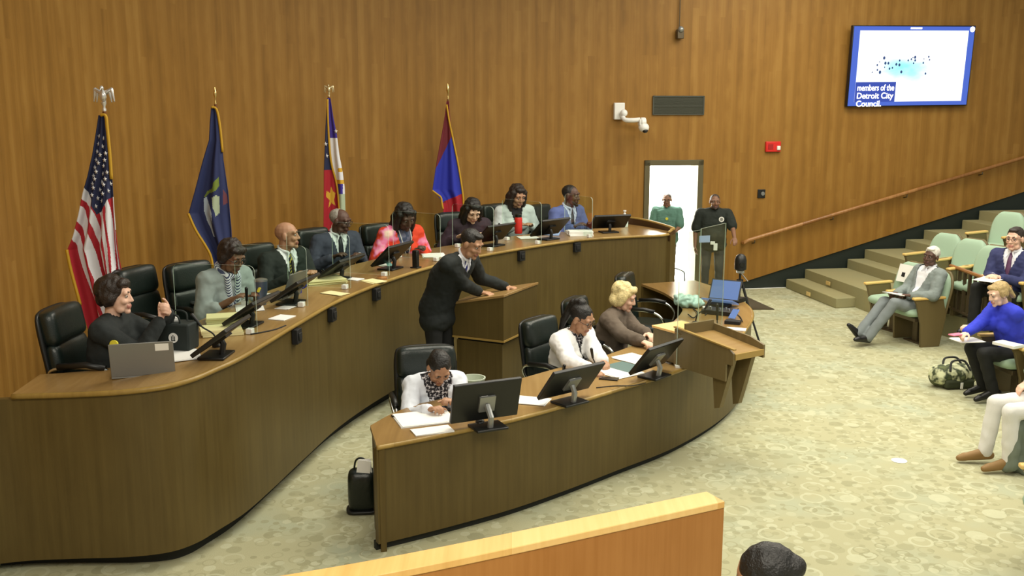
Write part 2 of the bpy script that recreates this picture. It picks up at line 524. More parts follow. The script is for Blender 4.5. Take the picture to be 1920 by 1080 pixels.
def torso_caps(mb, q, g, fem, belly=0.0, bust=True, upto=1.0):
    X = q.X
    def hc(c, half, r, rr=None): mb.cap(c-X*half, c+X*half, r+g)
    hip = .085 if fem else .075
    T = (q.chest-q.pel).length
    secs = [(-.02, hip, .112), (.13, .056 if fem else .066, .098 if fem else .107), (.31, .064 if fem else .082, .104 if fem else .115), (.42, .088 if fem else .108, .085 if fem else .092)]
    n = 13
    for i in range(n):
        t = -.02+.44*i/(n-1)
        for (t0, h0, r0), (t1, h1, r1) in zip(secs, secs[1:]):
            if t <= t1+1e-6:
                k = (t-t0)/(t1-t0); k = k*k*(3-2*k); hh, rr = h0+(h1-h0)*k, r0+(r1-r0)*k; break
        c = q.pel+q.d1*t if t < .28 else q.chest+q.d2*(t-.28)
        bl = max(0, 1-abs(t-.12)/.16)
        hc(c+q.F1*(belly*.55*bl), hh, rr)
    if belly: mb.ell(q.pel+q.d1*.12+q.F1*belly, (.13+g, .10+g, .13+g))
    for s in (1, -1):
        mb.cap(q.nb-q.d2*.05+X*(s*.05), q.sh[s]-q.d2*.005, .066+g, .056+g)
        mb.cap(q.nb+q.d2*.0, q.sh[s]-X*(s*.03), .048+g*.6, .045+g)
        if fem and bust: mb.ell(q.chest+q.d2*.06+X*(s*.07)+q.F2*.075, .068+g*.7)

def arm_caps(mb, q, g, a=0.0, b_=1.0, scale=1.0, fem=False):
    k = .88 if fem else 1.0
    for s in (1, -1):
        mb.cap(q.sh[s], q.el[s], .053*k+g, .044*k+g)
        e = q.el[s]; w = q.wr[s]
        if b_ > 0: mb.cap(e, e+(w-e)*b_, .043*k+g, (.043+(.027-.043)*b_)*k+g)

def head_mesh_caps(mb, q, fem, k):
    H = q.HR; c = q.hc
    def T(p): return c+(H @ Vector(p))*k
    def E(p, r): mb.ell(T(p), tuple(v*k for v in r), H)
    def Cc(a, b_, r0, r1): mb.cap(T(a), T(b_), r0*k, r1*k)
    jw = .030 if fem else .038
    E((0, -.012, .030), (.076, .096, .084))
    E((0, .026, -.030), (.060, .064, .082))
    Cc((-jw, .036, -.078), (jw, .036, -.078), .030, .030)
    E((0, .074, -.098), (.024, .02, .019))
    Cc((0, .085, .014), (0, .103, -.026), .0085, .0118)
    E((.011, .094, -.029), (.009, .011, .008)); E((-.011, .094, -.029), (.009, .011, .008))
    Cc((-.042, .071, .03), (.042, .071, .03), .017, .017)
    for s in (1, -1):
        E((s*.038, .062, -.026), (.026, .024, .022))
        E((s*.079, -.008, -.006), (.011, .022, .034))
    Cc((-.019, .087, -.060), (.019, .087, -.060), .0085, .0085)
    Cc((-.016, .086, -.069), (.016, .086, -.069), .009, .009)

def hair_caps(mb, q, style, k, fem):
    H = q.HR; c = q.hc
    def T(p): return c+(H @ Vector(p))*k
    def E(p, r): mb.ell(T(p), tuple(v*k for v in r), H)
    def Cc(a, b_, r0, r1): mb.cap(T(a), T(b_), r0*k, r1*k)
    if style == 'buzz':
        E((0, -.022, .040), (.081, .094, .080))
    elif style == 'short':
        E((0, -.026, .046), (.085, .097, .083)); E((0, .03, .098), (.055, .05, .022))
    elif style == 'rim':   # hair only round the sides and back
        E((0, -.040, .034), (.083, .086, .078))
    elif style == 'afro':
        E((0, -.030, .050), (.095, .105, .095)); E((0, .035, .098), (.065, .055, .032))
        for s in (1, -1): E((s*.07, -.02, .02), (.028, .05, .05))
    elif style == 'pixie':
        E((0, -.03, .048), (.092, .106, .092)); E((.015, .052, .088), (.066, .042, .032)); E((-.03, .05, .08), (.045, .036, .03))
        for s in (1, -1): E((s*.072, -.03, -.005), (.026, .055, .055))
        E((0, -.085, -.02), (.06, .035, .05))
    elif style == 'bob':
        E((0, -.03, .045), (.092, .108, .090)); E((.0, .046, .088), (.066, .042, .030))
        for s in (1, -1):
            E((s*.080, -.014, -.012), (.026, .055, .066)); E((s*.07, -.05, -.05), (.032, .046, .05))
        E((0, -.08, -.035), (.078, .046, .075))
    elif style == 'long':
        E((0, -.028, .046), (.094, .108, .092)); E((.0, .042, .094), (.065, .045, .03))
        for s in (1, -1):
            Cc((s*.076, .02, .05), (s*.088, .012, -.09), .030, .034); Cc((s*.088, .012, -.09), (s*.08, .03, -.17), .034, .024)
            Cc((s*.07, -.05, 0), (s*.075, -.06, -.16), .045, .04)
        Cc((0, -.08, 0), (0, -.085, -.16), .06, .05)
    elif style == 'pony':
        E((0, -.024, .040), (.084, .100, .086))
        E((0, -.062, .118), (.044, .042, .038)); E((0, -.10, .10), (.036, .036, .036))
        Cc((0, -.125, .08), (-.01, -.145, -.10), .036, .032); Cc((-.01, -.145, -.1), (-.02, -.135, -.22), .032, .014)
    elif style == 'bun':
        E((0, -.024, .040), (.083, .099, .085)); E((0, -.11, .02), (.042, .036, .04))
        for s in (1, -1): E((s*.05, -.05, -.02), (.035, .05, .04))
    elif style == 'tied':
        E((0, -.026, .042), (.082, .099, .083)); E((.015, .045, .082), (.055, .036, .026))
        Cc((0, -.11, .0), (0, -.14, -.09), .034, .022)
        for s in (1, -1): E((s*.072, -.02, .005), (.02, .05, .05))

def person(label, loc, yaw, sp, sc=1.0):
    fem = sp.get('fem', False)
    q = solve(sp); k = q.hs
    root = thing('person', label, 'person', loc, yaw)
    skin, lip = SKIN[sp.get('skin', 'brown')], LIP[sp.get('skin', 'brown')]
    belly = sp.get('belly', 0.0)
    def fin(me, zs=None):
        if sc != 1.0:
            me.transform(Matrix.Scale(sc, 4))
        return me
    # ---- one continuous body
    b = MB()
    torso_caps(b, q, 0.0, fem, belly*.8)
    arm_caps(b, q, 0.0, fem=fem)
    for s in (1, -1):
        b.cap(q.hp[s], q.kn[s], .08, .056); b.cap(q.kn[s], q.an[s], .053, .036)
        d = (q.an[s]-q.kn[s]).normalized(); key = 'R' if s > 0 else 'L'
        toe = Vector(sp.get('toe'+key, q.an[s]+Vector((s*.02, .16, -.05))))
        q.__dict__.setdefault('toe', {})[s] = toe
        b.cap(q.an[s], toe, .038, .028)
    b.cap(q.nb-q.d2*.03, q.hc+(q.HR @ Vector((0, -.022, -.06)))*k, .058 if not fem else .05, .05 if not fem else .043)
    head_mesh_caps(b, q, fem, k)
    for s, key in ((1, 'R'), (-1, 'L')):
        f = Vector(sp.get('fing'+key, (0, 1, 0))) if 'fing'+key in sp else (q.wr[s]-q.el[s]).normalized()
        n = Vector(sp.get('palm'+key, (0, 0, -1)))
        hand_caps(b, q.wr[s], f, n, s, R(sp.get('curl'+key, 22)), .98 if not fem else .9)
    me = remesh(b, 'body', .0065, 2, .5)
    me.materials.append(skin); me.materials.append(lip)
    Hi = q.HR.transposed()
    for p in me.polygons:
        lc = (Hi @ (p.center-q.hc))/k
        if lc.y > .078 and abs(lc.x) < .027 and -.079 < lc.z < -.052: p.material_index = 1
    mkobj('body', fin(me), [skin, lip], root, smooth=True)
    # ---- eyes
    for s in (1, -1):
        e = bpy.data.objects.new('eye', EYE_ME); COL.objects.link(e); e.parent = root
        e.location = (q.hc+(q.HR @ Vector((s*.031, .0745, .006)))*k)*sc
        e.rotation_euler = (q.HR @ rotx(R(-8))).to_euler(); r = .0112*k*sc; e.scale = (r, r, r)
    if sp.get('brows', True):
        for s in (1, -1):
            mb = MB()
            mb.tube([q.hc+(q.HR @ Vector((s*x, y, z)))*k for x, y, z in ((.014, .090, .030), (.031, .088, .035), (.047, .075, .030))], [.0035*k, .0045*k, .0025*k], 6)
            mkobj('eyebrow', fin(mb.mesh('eyebrow')), HAIR[sp.get('browc', 'dark')], root, smooth=True)
    # ---- hair
    if sp.get('hair'):
        st, hcol = sp['hair']
        h = MB(); hair_caps(h, q, st, k, fem)
        me = remesh(h, 'hair', .008, 2)
        amp = {'bob': .010, 'pixie': .008, 'long': .006, 'afro': .007, 'tied': .002}.get(st, .0025)
        fr = {'bob': 26, 'pixie': 38, 'afro': 60}.get(st, 40)
        nrm = [v.normal.copy() for v in me.vertices]
        for v, n in zip(me.vertices, nrm):
            lc = Hi @ (v.co-q.hc)
            v.co += n*(amp*noise.noise(Vector((lc.x*fr, lc.y*fr, lc.z*fr*.5)))*1.4)
        mkobj('hair', fin(me), HAIR[hcol], root, smooth=True)
    if sp.get('beard'):
        h = MB()
        for a, c_, r0 in (((-.045, .045, -.07), (0, .082, -.098), .020), ((.045, .045, -.07), (0, .082, -.098), .020), ((-.02, .09, -.05), (.02, .09, -.05), .006)):
            h.cap(q.hc+(q.HR @ Vector(a))*k, q.hc+(q.HR @ Vector(c_))*k, r0*k)
        mkobj('beard', fin(remesh(h, 'beard', .006, 2)), HAIR[sp['beard']], root, smooth=True)
    if sp.get('glasses'):
        g = MB()
        for s in (1, -1):
            ctr = Vector((s*.033, .1005, .004))
            g.m(0).tube([q.hc+(q.HR @ (ctr+Vector((.025*math.cos(t)*(1 if True else 1), -abs(math.cos(t))*.004, .019*math.sin(t)))))*k for t in [2*PI*i/14 for i in range(14)]], .0022*k, 5, closed=True)
            g.tube([q.hc+(q.HR @ Vector(p))*k for p in ((s*.058, .097, .008), (s*.075, .06, .008), (s*.083, -.005, .006))], .002*k, 5)
        g.tube([q.hc+(q.HR @ Vector(p))*k for p in ((-.009, .102, .008), (0, .106, .012), (.009, .102, .008))], .002*k, 5)
        mkobj('spectacles', fin(g.mesh('spectacles')), sp.get('glassm', FRAME_M), root, smooth=True)
    # ---- clothing
    def loc_t(p):   # torso coordinates (x, forward, up) measured from the neck base
        r = p-q.nb
        return r.dot(q.X), r.dot(q.F2), r.dot(q.d2)
    def seg_d(p, a, b_):
        d = b_-a; t = max(0, min(1, (p-a).dot(d)/d.length_squared)); return (p-a-d*t).length
    def near_arm(c): return any(seg_d(c, q.el[s], q.wr[s]) < .095 or seg_d(c, q.sh[s]+(q.el[s]-q.sh[s])*.35, q.el[s]) < .095 for s in (1, -1))
    topm = sp['top']; g = sp.get('topg', .016)
    def garment(name, g, m, sleeve, vneck=None, voxel=.011, bust=True, hem=None, thick=.006):
        b = MB(); torso_caps(b, q, g, fem, belly, bust)
        if sleeve > 1: arm_caps(b, q, g*.95, b_=sleeve-1, fem=fem)
        elif sleeve > 0:
            for s in (1, -1): b.cap(q.sh[s], q.sh[s]+(q.el[s]-q.sh[s])*sleeve, (.055 if not fem else .05)+g, (.05 if not fem else .046)+g*1.2)
        if sp.get('skirt', False) or name in ('jacket', 'blazer', 'cardigan'):
            if sp.get('stand'):
                b.cap(q.pel-q.X*.08-Vector((0, 0, .12)), q.pel+q.X*.08-Vector((0, 0, .12)), .112+g)
        me = remesh(b, name, voxel, 4)
        bm = bmesh.new(); bm.from_mesh(me)
        dele = []
        for fc in bm.faces:
            c = fc.calc_center_median(); x, f, u = loc_t(c)
            if vneck and f > -.02 and not near_arm(c) and u > -vneck[1] and abs(x) < vneck[0]*(1+u/vneck[1])+.004 and u < .2: dele.append(fc)
            elif (c-(q.nb+q.d2*.05)).length < .062: dele.append(fc)
        bmesh.ops.delete(bm, geom=dele, context='FACES')
        # cloth folds
        for v in bm.verts:
            n = noise.noise(v.co*17+Vector((sp.get('seed', 0)*3.1, 0, 0)))+.5*noise.noise(v.co*38)
            v.co += v.normal*(n*.0065 if name != 'shirt' else n*.002)
        bm.to_mesh(me); bm.free()
        o = mkobj(name, fin(me), m, root, smooth=True)
        md = o.modifiers.new('cloth', 'SOLIDIFY'); md.thickness = thick*sc; md.offset = -1
        return o
    kind = sp.get('topname', 'jacket')
    v = sp.get('vneck')
    if v and sp.get('under'):
        so = garment('shirt', .006, sp['under'], 0, None, .011)
        # collar
        cb = MB()
        if sp.get('collar', True):
            ring = []
            for i in range(14):
                t = PI*.5+.30+(2*PI-.6)*i/13
                ring.append(q.nb+q.d2*(.034-.016*math.sin(t))+q.X*(.060*math.cos(t))+q.F2*(.004+.062*math.sin(t)))
            cb.tube(ring, .0125, 8)
            for s in (1, -1):
                cb.cap(q.nb+q.d2*.012+q.F2*.066+q.X*s*.012, q.nb-q.d2*.045+q.F2*.092+q.X*s*.042, .010, .006)
            mkobj('collar', fin(remesh(cb, 'collar', .006, 1)), sp['under'], root, smooth=True)
        if sp.get('tie'):
            # strip laid on the shirt front
            dg = bpy.context.evaluated_depsgraph_get(); dg.update()
            rows = []
            n = 12
            for i in range(n):
                u = .0-.30*i/(n-1); w = (.016 if i == 0 else .018+.020*i/(n-1))
                rows.append((u, w))
            pts = []
            for u, w in rows:
                base = q.nb+q.d2*u if u > -.235 else q.chest+q.d1*(u+.235)
                Fd = q.F2 if u > -.235 else q.F1
                org = (base+Fd*.5)*sc
                hit, co, nn, ix = so.ray_cast(org, -Fd)
                f = ((co/sc)-base).dot(Fd) if hit else .12
                pts.append((base, Fd, f+.007, w))
            tb = MB(); vs = []
            for base, Fd, f, w in pts:
                for x, df in ((-w, -.004), (0, .004), (w, -.004)): vs.append(base+Fd*(f+df)+q.X*x)
            fs = []
            for i in range(n-1):
                for j in range(2): fs.append((i*3+j, i*3+j+1, i*3+4+j, i*3+3+j))
            tb._add(vs, fs)
            tb.ell(pts[0][0]+pts[0][1]*(pts[0][2]+.002)-q.d2*.006, (.018, .012, .016))
            to = mkobj('tie', fin(tb.mesh('tie')), sp['tie'], root, smooth=True)
            md = to.modifiers.new('t', 'SOLIDIFY'); md.thickness = .005*sc; md.offset = 0
    go = garment(kind, g, topm, sp.get('sleeve', 1.93), v)
    if sp.get('cuff'):
        cb = MB()
        for s in (1, -1):
            e, w = q.el[s], q.wr[s]
            cb.cyl(e+(w-e)*.86, e+(w-e)*.985, .0405 if not fem else .037, .038 if not fem else .034)
        mkobj('cuffs', fin(cb.mesh('cuffs')), sp['cuff'], root, smooth=True, bevel=0)
    # trousers
    if sp.get('bottom'):
        b = MB()
        hip = .085 if fem else .075
        b.cap(q.pel-q.X*hip, q.pel+q.X*hip, .122)
        if belly: b.ell(q.pel+q.d1*.03+q.F1*belly*.8, (.13, .10, .09))
        for s in (1, -1):
            b.cap(q.hp[s], q.kn[s], .093, .069); e = q.an[s]
            b.cap(q.kn[s], q.kn[s]+(e-q.kn[s])*.98, .066, .058)
        me = remesh(b, 'trousers', .012, 4)
        for vv in me.vertices:
            vv.co += vv.normal*(.007*noise.noise(vv.co*14))
        mkobj('trousers', fin(me), sp['bottom'], root, smooth=True)
    if sp.get('shoes'):
        for s in (1, -1):
            b = MB(); a = q.an[s]; t = q.toe[s]; d = (t-a); d = d.normalized()
            dn = (q.an[s]-q.kn[s]).normalized()
            heel = a+dn*.035-d*.045
            b.cap(heel, a+dn*.02, .036, .040); b.cap(heel, t, .036, .034); b.cap(a, t, .042, .030); b.cap(t, t+d*.045, .036, .026)
            me = remesh(b, 'shoe', .009, 3)
            mkobj('shoe', fin(me), sp['shoes'], root, smooth=True)
    q.sc = sc; root_q[root.name] = q
    return root
root_q = {}

def badge(root, q, u, x, m, r=(.03, .03), name='badge', off=.03, size=None, m2=None):
    """flat patch lying on the chest of a person"""
    base = q.nb+q.d2*u+q.X*x
    go = [c for c in root.children if c.name.split('.')[0] in ('jacket', 'sweatshirt', 'polo_shirt', 'sweater', 'cardigan', 'blouse')][0]
    hit, co, nn, ix = go.ray_cast((base+q.F2*.6)*q.sc, -q.F2)
    if not hit: return
    c = co/q.sc
    n = q.F2
    Mx = frame_of(n)
    mb = MB(); 
    mb.lathe([(r[0]*.02, -.002), (r[0], -.002), (r[0], .004), (r[0]*.02, .004)], c+n*off*.2, 20, n)
    if m2: mb.m(1).lathe([(r[0]*.05, .004), (r[0]*.6, .004), (r[0]*.6, .006), (r[0]*.05, .006)], c+n*off*.2, 16, n)
    me = mb.mesh(name); me.transform(Matrix.Scale(q.sc, 4))
    mkobj(name, me, [m]+([m2] if m2 else []), root, smooth=False)
# ------------------------------------------------------------------ shared materials
M = {}
M['wall'] = wood_mat('wall_veneer', (114, 80, 28), (143, 103, 43), (166, 127, 63), plank=.11, rough=.5, spec=.3, ribs=.2, tone=.13, gr=.3)
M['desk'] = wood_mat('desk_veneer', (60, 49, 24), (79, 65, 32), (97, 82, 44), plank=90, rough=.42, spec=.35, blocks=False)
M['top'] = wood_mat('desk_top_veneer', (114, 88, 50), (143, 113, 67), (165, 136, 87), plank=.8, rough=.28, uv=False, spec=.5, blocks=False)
M['edge'] = wood_mat('edge_band_wood', (120, 96, 46), (150, 122, 62), (170, 142, 80), plank=.4, rough=.35, uv=False, blocks=False)
M['light_wood'] = wood_mat('pale_cap_wood', (214, 160, 84), (236, 190, 116), (246, 208, 140), plank=.5, rough=.3, uv=False, blocks=False)
M['carpet'] = carpet_mat('circle_carpet', (174, 172, 139), (190, 191, 161), (154, 153, 121), (168, 176, 153))
M['tier'] = carpet_mat('tier_carpet', (154, 148, 110), (160, 154, 118), (142, 136, 98), (150, 148, 114), rings=False)
M['skirt'] = mat('dark_green_skirting', (26, 36, 30), rough=.6)
M['toe'] = mat('toe_kick_black', (22, 26, 22), rough=.7)
M['black'] = mat('black_plastic', (20, 21, 20), rough=.42)
M['blackm'] = mat('matt_black', (16, 16, 16), rough=.7)
M['leather'] = mat('dark_leather', (22, 32, 28), rough=.34, bump=.15, bscale=120, spec=.55)
M['chrome'] = mat('chrome', (210, 214, 214), rough=.18, metal=1.0)
M['silver'] = mat('silver_plastic', (150, 152, 150), rough=.35, metal=.6)
M['white'] = mat('white_plastic', (232, 232, 228), rough=.4)
M['paper'] = mat('white_paper', (240, 240, 236), rough=.8)
M['cream'] = mat('manila_card', (232, 224, 170), rough=.8)
M['screen'] = mat('dark_screen', (14, 16, 20), rough=.12)
M['acry'] = acrylic_mat('clear_acrylic'); M['acrye'] = acrylic_mat('acrylic_edge', edge=True)
M['gold'] = mat('gold_fringe', (206, 160, 30), rough=.5, bump=.5, bscale=300)
M['brass'] = mat('polished_brass', (230, 206, 140), rough=.2, metal=1.0)
M['pole'] = mat('varnished_pole', (120, 74, 36), rough=.3)
M['green_pad'] = mat('pale_green_upholstery', (158, 184, 160), rough=.85, bump=.2, bscale=260)
M['rail'] = wood_mat('handrail_wood', (120, 80, 42), (148, 102, 56), (176, 130, 80), plank=.5, rough=.25, uv=False, blocks=False)
M['seatwood'] = wood_mat('seat_panel_wood', (84, 72, 42), (102, 89, 56), (120, 105, 70), plank=.4, rough=.45, uv=False, blocks=False)
M['armcap'] = wood_mat('seat_arm_wood', (190, 150, 80), (216, 180, 104), (232, 200, 130), plank=.4, rough=.3, uv=False, blocks=False)
M['bronze'] = mat('bronze_metal', (92, 80, 60), rough=.4, metal=.5)

# ------------------------------------------------------------------ paths
def catmull(pts, n=12):
    pts = [Vector(p) for p in pts]; out = []
    for i in range(len(pts)-1):
        p0 = pts[max(i-1, 0)]; p1 = pts[i]; p2 = pts[i+1]; p3 = pts[min(i+2, len(pts)-1)]
        for k in range(n):
            t = k/n
            out.append(.5*((2*p1)+(p2-p0)*t+(2*p0-5*p1+4*p2-p3)*t*t+(3*p1-p0-3*p2+p3)*t**3))
    out.append(pts[-1]); return out

def lefts(path):
    out = []
    for i in range(len(path)):
        d = path[min(i+1, len(path)-1)]-path[max(i-1, 0)]
        d = Vector((d.x, d.y, 0)).normalized(); out.append(Vector((-d.y, d.x, 0)))
    return out

def sweep(name, path, z0, z1, th, m, parent=None, off=0.0, u0=0.0):
    """upright panel following a plan curve, with UVs in metres"""
    L = lefts(path); n = len(path)
    fz = lambda z, i: z(i) if callable(z) else z
    A = [Vector((p.x, p.y, 0))+L[i]*off for i, p in enumerate(path)]
    B = [Vector((p.x, p.y, 0))+L[i]*(off+th) for i, p in enumerate(path)]
    vs = []; us = [u0]
    for i in range(1, n): us.append(us[-1]+(path[i].xy-path[i-1].xy).length)
    for i in range(n):
        for p, z in ((A[i], fz(z0, i)), (A[i], fz(z1, i)), (B[i], fz(z0, i)), (B[i], fz(z1, i))): vs.append((p.x, p.y, z))
    fs = []
    for i in range(n-1):
        a = 4*i; b_ = a+4
        fs += [(a, b_, b_+1, a+1), (a+2, a+3, b_+3, b_+2), (a+1, b_+1, b_+3, a+3), (a, a+2, b_+2, b_)]
    fs += [(0, 1, 3, 2), (4*n-4, 4*n-2, 4*n-1, 4*n-3)]
    me = bpy.data.meshes.new(name); me.from_pydata(vs, [], fs)
    uv = me.uv_layers.new(name='UVMap')
    for lp in me.loops:
        vi = lp.vertex_index
        uv.data[lp.index].uv = (us[vi//4]+(.05 if vi % 4 > 1 else 0), vs[vi][2])
    me.update()
    me.polygons.foreach_set('use_smooth', [True]*len(me.polygons)); me.set_sharp_from_angle(angle=R(30))
    return mkobj(name, me, m, parent)

# wall plan: straight on the far left, a long concave arc, straight stair wall on the right
WC, WR = Vector((3.03, 8.88, 0)), 7.08
WD = Vector((math.cos(R(10)), math.sin(R(10)), 0))
T0 = Vector((1.80, 15.85, 0))
a0 = math.atan2(T0.y-WC.y, T0.x-WC.x); a1 = math.atan2(7.3-WC.y, -3.87-WC.x) % (2*PI)
arc = [WC+Vector((math.cos(a), math.sin(a), 0))*WR for a in [a1+(a0-a1)*i/60 for i in range(61)]]
wall_left_path = [Vector((-3.75, -1, 0)), Vector((-3.80, 3, 0)), Vector((-3.84, 6, 0))]+arc
def wallR(t): return T0+WD*t       # right wall
def wall_t(px):
    """distance along the right wall at a photo column"""
    u = (px-960)/FOC; Kc = 1/ _c
    # ray x/y in plan for a point near eye level: solve with y of the image row irrelevant for plan direction at pitch
    return None
def wallhit(px, py):
    a, b = px-960, py-540
    d = Vector((a, FOC*_c-b*_s, -FOC*_s-b*_c))
    n = Vector((-WD.y, WD.x, 0))
    t = (T0-Vector((0, 0, HC))).dot(n)/d.dot(n)
    return Vector((0, 0, HC))+d*t
WT = 6.4
def st(o, kind='structure'): o['kind'] = kind; return o
tL = (wallhit(1211, 420)-T0).dot(WD); tR = (wallhit(1309, 420)-T0).dot(WD)
zD = wallhit(1262, 307).z
jl, jr = wallR(tL), wallR(tR)
st(sweep('wall_back', wall_left_path+[jl], 0, WT, .2, M['wall']))
u_a = 20.0
st(sweep('wall_over_door', [jl, jr], zD, WT, .2, M['wall'], u0=u_a))
rp = [jr]+[wallR(tR+.25*i) for i in range(1, 60)]
# sloping lower edge of the veneer above the stairs
h1 = wallhit(1400, 527); h2 = wallhit(1900, 366)
s1, s2 = (h1-T0).dot(WD), (h2-T0).dot(WD); slope = (h2.z-h1.z)/(s2-s1)
def zlow(i):
    t = (rp[i]-T0).dot(WD); return max(.1, h1.z+slope*(t-s1))
st(sweep('wall_right', rp, zlow, WT, .2, M['wall'], u0=u_a+tR-tL))
st(sweep('baseboard_right', rp, 0, lambda i: zlow(i)+.01, .16, M['skirt'], off=.03))
# door frame, reveal and the bright corridor
def doorbox(name, poly, z0, z1, m): mb = MB(); mb.prism([p for p in poly], z0, z1); return st(mb.build(name, m))
N = Vector((-WD.y, WD.x, 0))
M['frame'] = mat('olive_door_frame', (92, 84, 56), rough=.5)
mb = MB()
for a, b_ in ((tL-.05, tL+.04), (tR-.04, tR+.05)):
    mb.prism([wallR(a)-N*.03, wallR(b_)-N*.03, wallR(b_)+N*.34, wallR(a)+N*.34], 0, zD+.06)
mb.prism([wallR(tL-.05)-N*.03, wallR(tR+.05)-N*.03, wallR(tR+.05)+N*.34, wallR(tL-.05)+N*.34], zD-.03, zD+.06)
st(mb.build('door_1', M['frame'], bevel=.006))
M['corr'] = mat('corridor_white', (242, 242, 238), rough=.7)
mb = MB(); e0, e1 = tL-.6, tR+1.6
mb.prism([wallR(e0)+N*3.4, wallR(e1)+N*3.4, wallR(e1)+N*3.5, wallR(e0)+N*3.5], 0, 3.0)
mb.prism([wallR(e0-.1)+N*.34, wallR(e0)+N*.34, wallR(e0)+N*3.5, wallR(e0-.1)+N*3.5], 0, 3.0)
mb.prism([wallR(e1)+N*.34, wallR(e1+.1)+N*.34, wallR(e1+.1)+N*3.5, wallR(e1)+N*3.5], 0, 3.0)
st(mb.build('wall_corridor', M['corr']))
mb = MB(); mb.prism([wallR(e0)+N*.2, wallR(e1)+N*.2, wallR(e1)+N*3.5, wallR(e0)+N*3.5], 2.95, 3.05); st(mb.build('ceiling', M['corr']))
mb = MB(); mb.prism([wallR(e0)+N*.0, wallR(e1)+N*.0, wallR(e1)+N*3.5, wallR(e0)+N*3.5], -.05, .004); st(mb.build('floor_corridor', M['corr']))
# floor
mb = MB(); mb.box((5, 9, -.05), (20, 22, .1)); st(mb.build('floor', M['carpet']))

# ------------------------------------------------------------------ upper curved desk
dpx = [(-60, 743), (22, 739), (120, 736), (220, 731), (300, 722), (356, 708), (400, 690), (448, 668), (500, 638), (560, 602), (640, 558), (740, 519), (840, 490), (960, 467), (1080, 449), (1180, 442), (1232, 440), (1256, 437)]
def zt_px(x): t = min(1, max(0, x/640)); return 1.215+.095*(t*t*(3-2*t))
dkey = [P(x, y, zt_px(x)) for x, y in dpx]
dpath = catmull(dkey, 8)
def desk_z(p):
    best = min(dpath, key=lambda q: (q.xy-p.xy).length_squared); return best.z
def D(px, py):
    z = 1.28
    for _ in range(5): p = P(px, py, z); z = desk_z(p)
    p.z = z+.001; return p
def inward(p):
    i = min(range(len(dpath)), key=lambda k: (dpath[k].xy-p.xy).length_squared)
    return DL[i]
DL = lefts(dpath)
desk = thing('curved_desk', 'long brown curved council desk in front of the four flags', 'desk', (0, 0, 0))
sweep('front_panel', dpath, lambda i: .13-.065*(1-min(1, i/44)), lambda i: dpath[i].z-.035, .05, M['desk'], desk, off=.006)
sweep('toe_kick', dpath, 0, .13, .05, M['toe'], desk, off=.13)
# left end return to the wall, out of frame
i0 = 8
fr = dpath[i0:]; nF = len(fr); inn = []
for k, p in enumerate(fr):
    l = DL[i0+k]; t = k/(nF-1)
    w = .5+.3*min(1, max(0, (k-10)/30))
    inn.append(p+l*w)
inn[0] = P(75, 702, fr[0].z)
for k in range(1, 8): inn[k].y = max(inn[k].y, inn[0].y)
for it in range(150):
    prev_ = [Vector(q) for q in inn]
    for k in range(1, 40):
        m_ = (prev_[k-1]+prev_[k+1])*.5; inn[k] = Vector((m_.x, m_.y, prev_[k].z))
# right end: the top widens and closes against a raised lip
E1 = Vector((1.16, 14.15, 1.31)); E2 = Vector((1.74, 14.40, 1.31))
kk = nF-22
for k in range(kk, nF):
    t = (k-kk)/(nF-1-kk)
    a = inn[kk]
    q = a.lerp(E2, min(1, t*1.12)) if t < .86 else E2.lerp(Vector((2.18, 13.55, 1.31)), (t-.86)/.14)
    inn[k] = q
mb = MB(); mb.m(0).ribbon([p+Vector((0, 0, 0)) for p in fr], inn, .035)
top_o = mb.build('desk_top', M['top'], desk)
mb = MB(); mb.tube([p+Vector((0, 0, -.016))-DL[i0+k]*.004 for k, p in enumerate(fr)], .019, 6); mb.build('edge_band', M['edge'], desk, smooth=True)
# raised lip closing the right end
lip = catmull([E2+Vector((-.3, .02, 0)), E2, Vector((2.0, 14.05, 1.31)), Vector((2.19, 13.5, 1.31)), fr[-1]+Vector((.03, .12, 0)), fr[-1]+Vector((-.04, -.02, 0))], 8)
mb = MB()
LL = lefts(lip)
M['lip'] = mat('dark_lip_wood', (74, 52, 28), rough=.4)
sweep('end_lip', lip, 1.2, lambda i: 1.31+.095*(1-i/(len(lip)-1))+.01, .045, M['lip'], desk)
sweep('end_panel', lip[8:], .13, 1.28, .05, M['desk'], desk, off=.0)
mb.tube([p+LL[i]*.02+Vector((0, 0, .105-.095*i/(len(lip)-1))) for i, p in enumerate(lip)], .022, 6)
mb.build('lip_edge', M['edge'], desk, smooth=True)
# dais floor behind the desk
ZD = .55
inner = [dpath[i]+DL[i]*.2 for i in range(0, len(dpath), 4)]
wl = [p for p in wall_left_path[1:]]
poly = [Vector((-3.7, 5.6, 0))]+inner[1:]+[Vector((1.9, 13.9, 0)), Vector((1.75, 15.6, 0))]+[p+(WC-p).normalized()*.03 for p in reversed(arc)]+[Vector((-3.8, 6.6, 0))]
bm = bmesh.new()
vsb = [bm.verts.new((p.x, p.y, 0)) for p in poly]; f = bm.faces.new(vsb)
bmesh.ops.triangulate(bm, faces=[f])
ex = bmesh.ops.extrude_face_region(bm, geom=bm.faces[:])
for v in ex['geom']:
    if isinstance(v, bmesh.types.BMVert): v.co.z = ZD
bmesh.ops.recalc_face_normals(bm, faces=bm.faces)
me = bpy.data.meshes.new('floor_dais'); bm.to_mesh(me); bm.free()
st(mkobj('floor_dais', me, M['tier']))

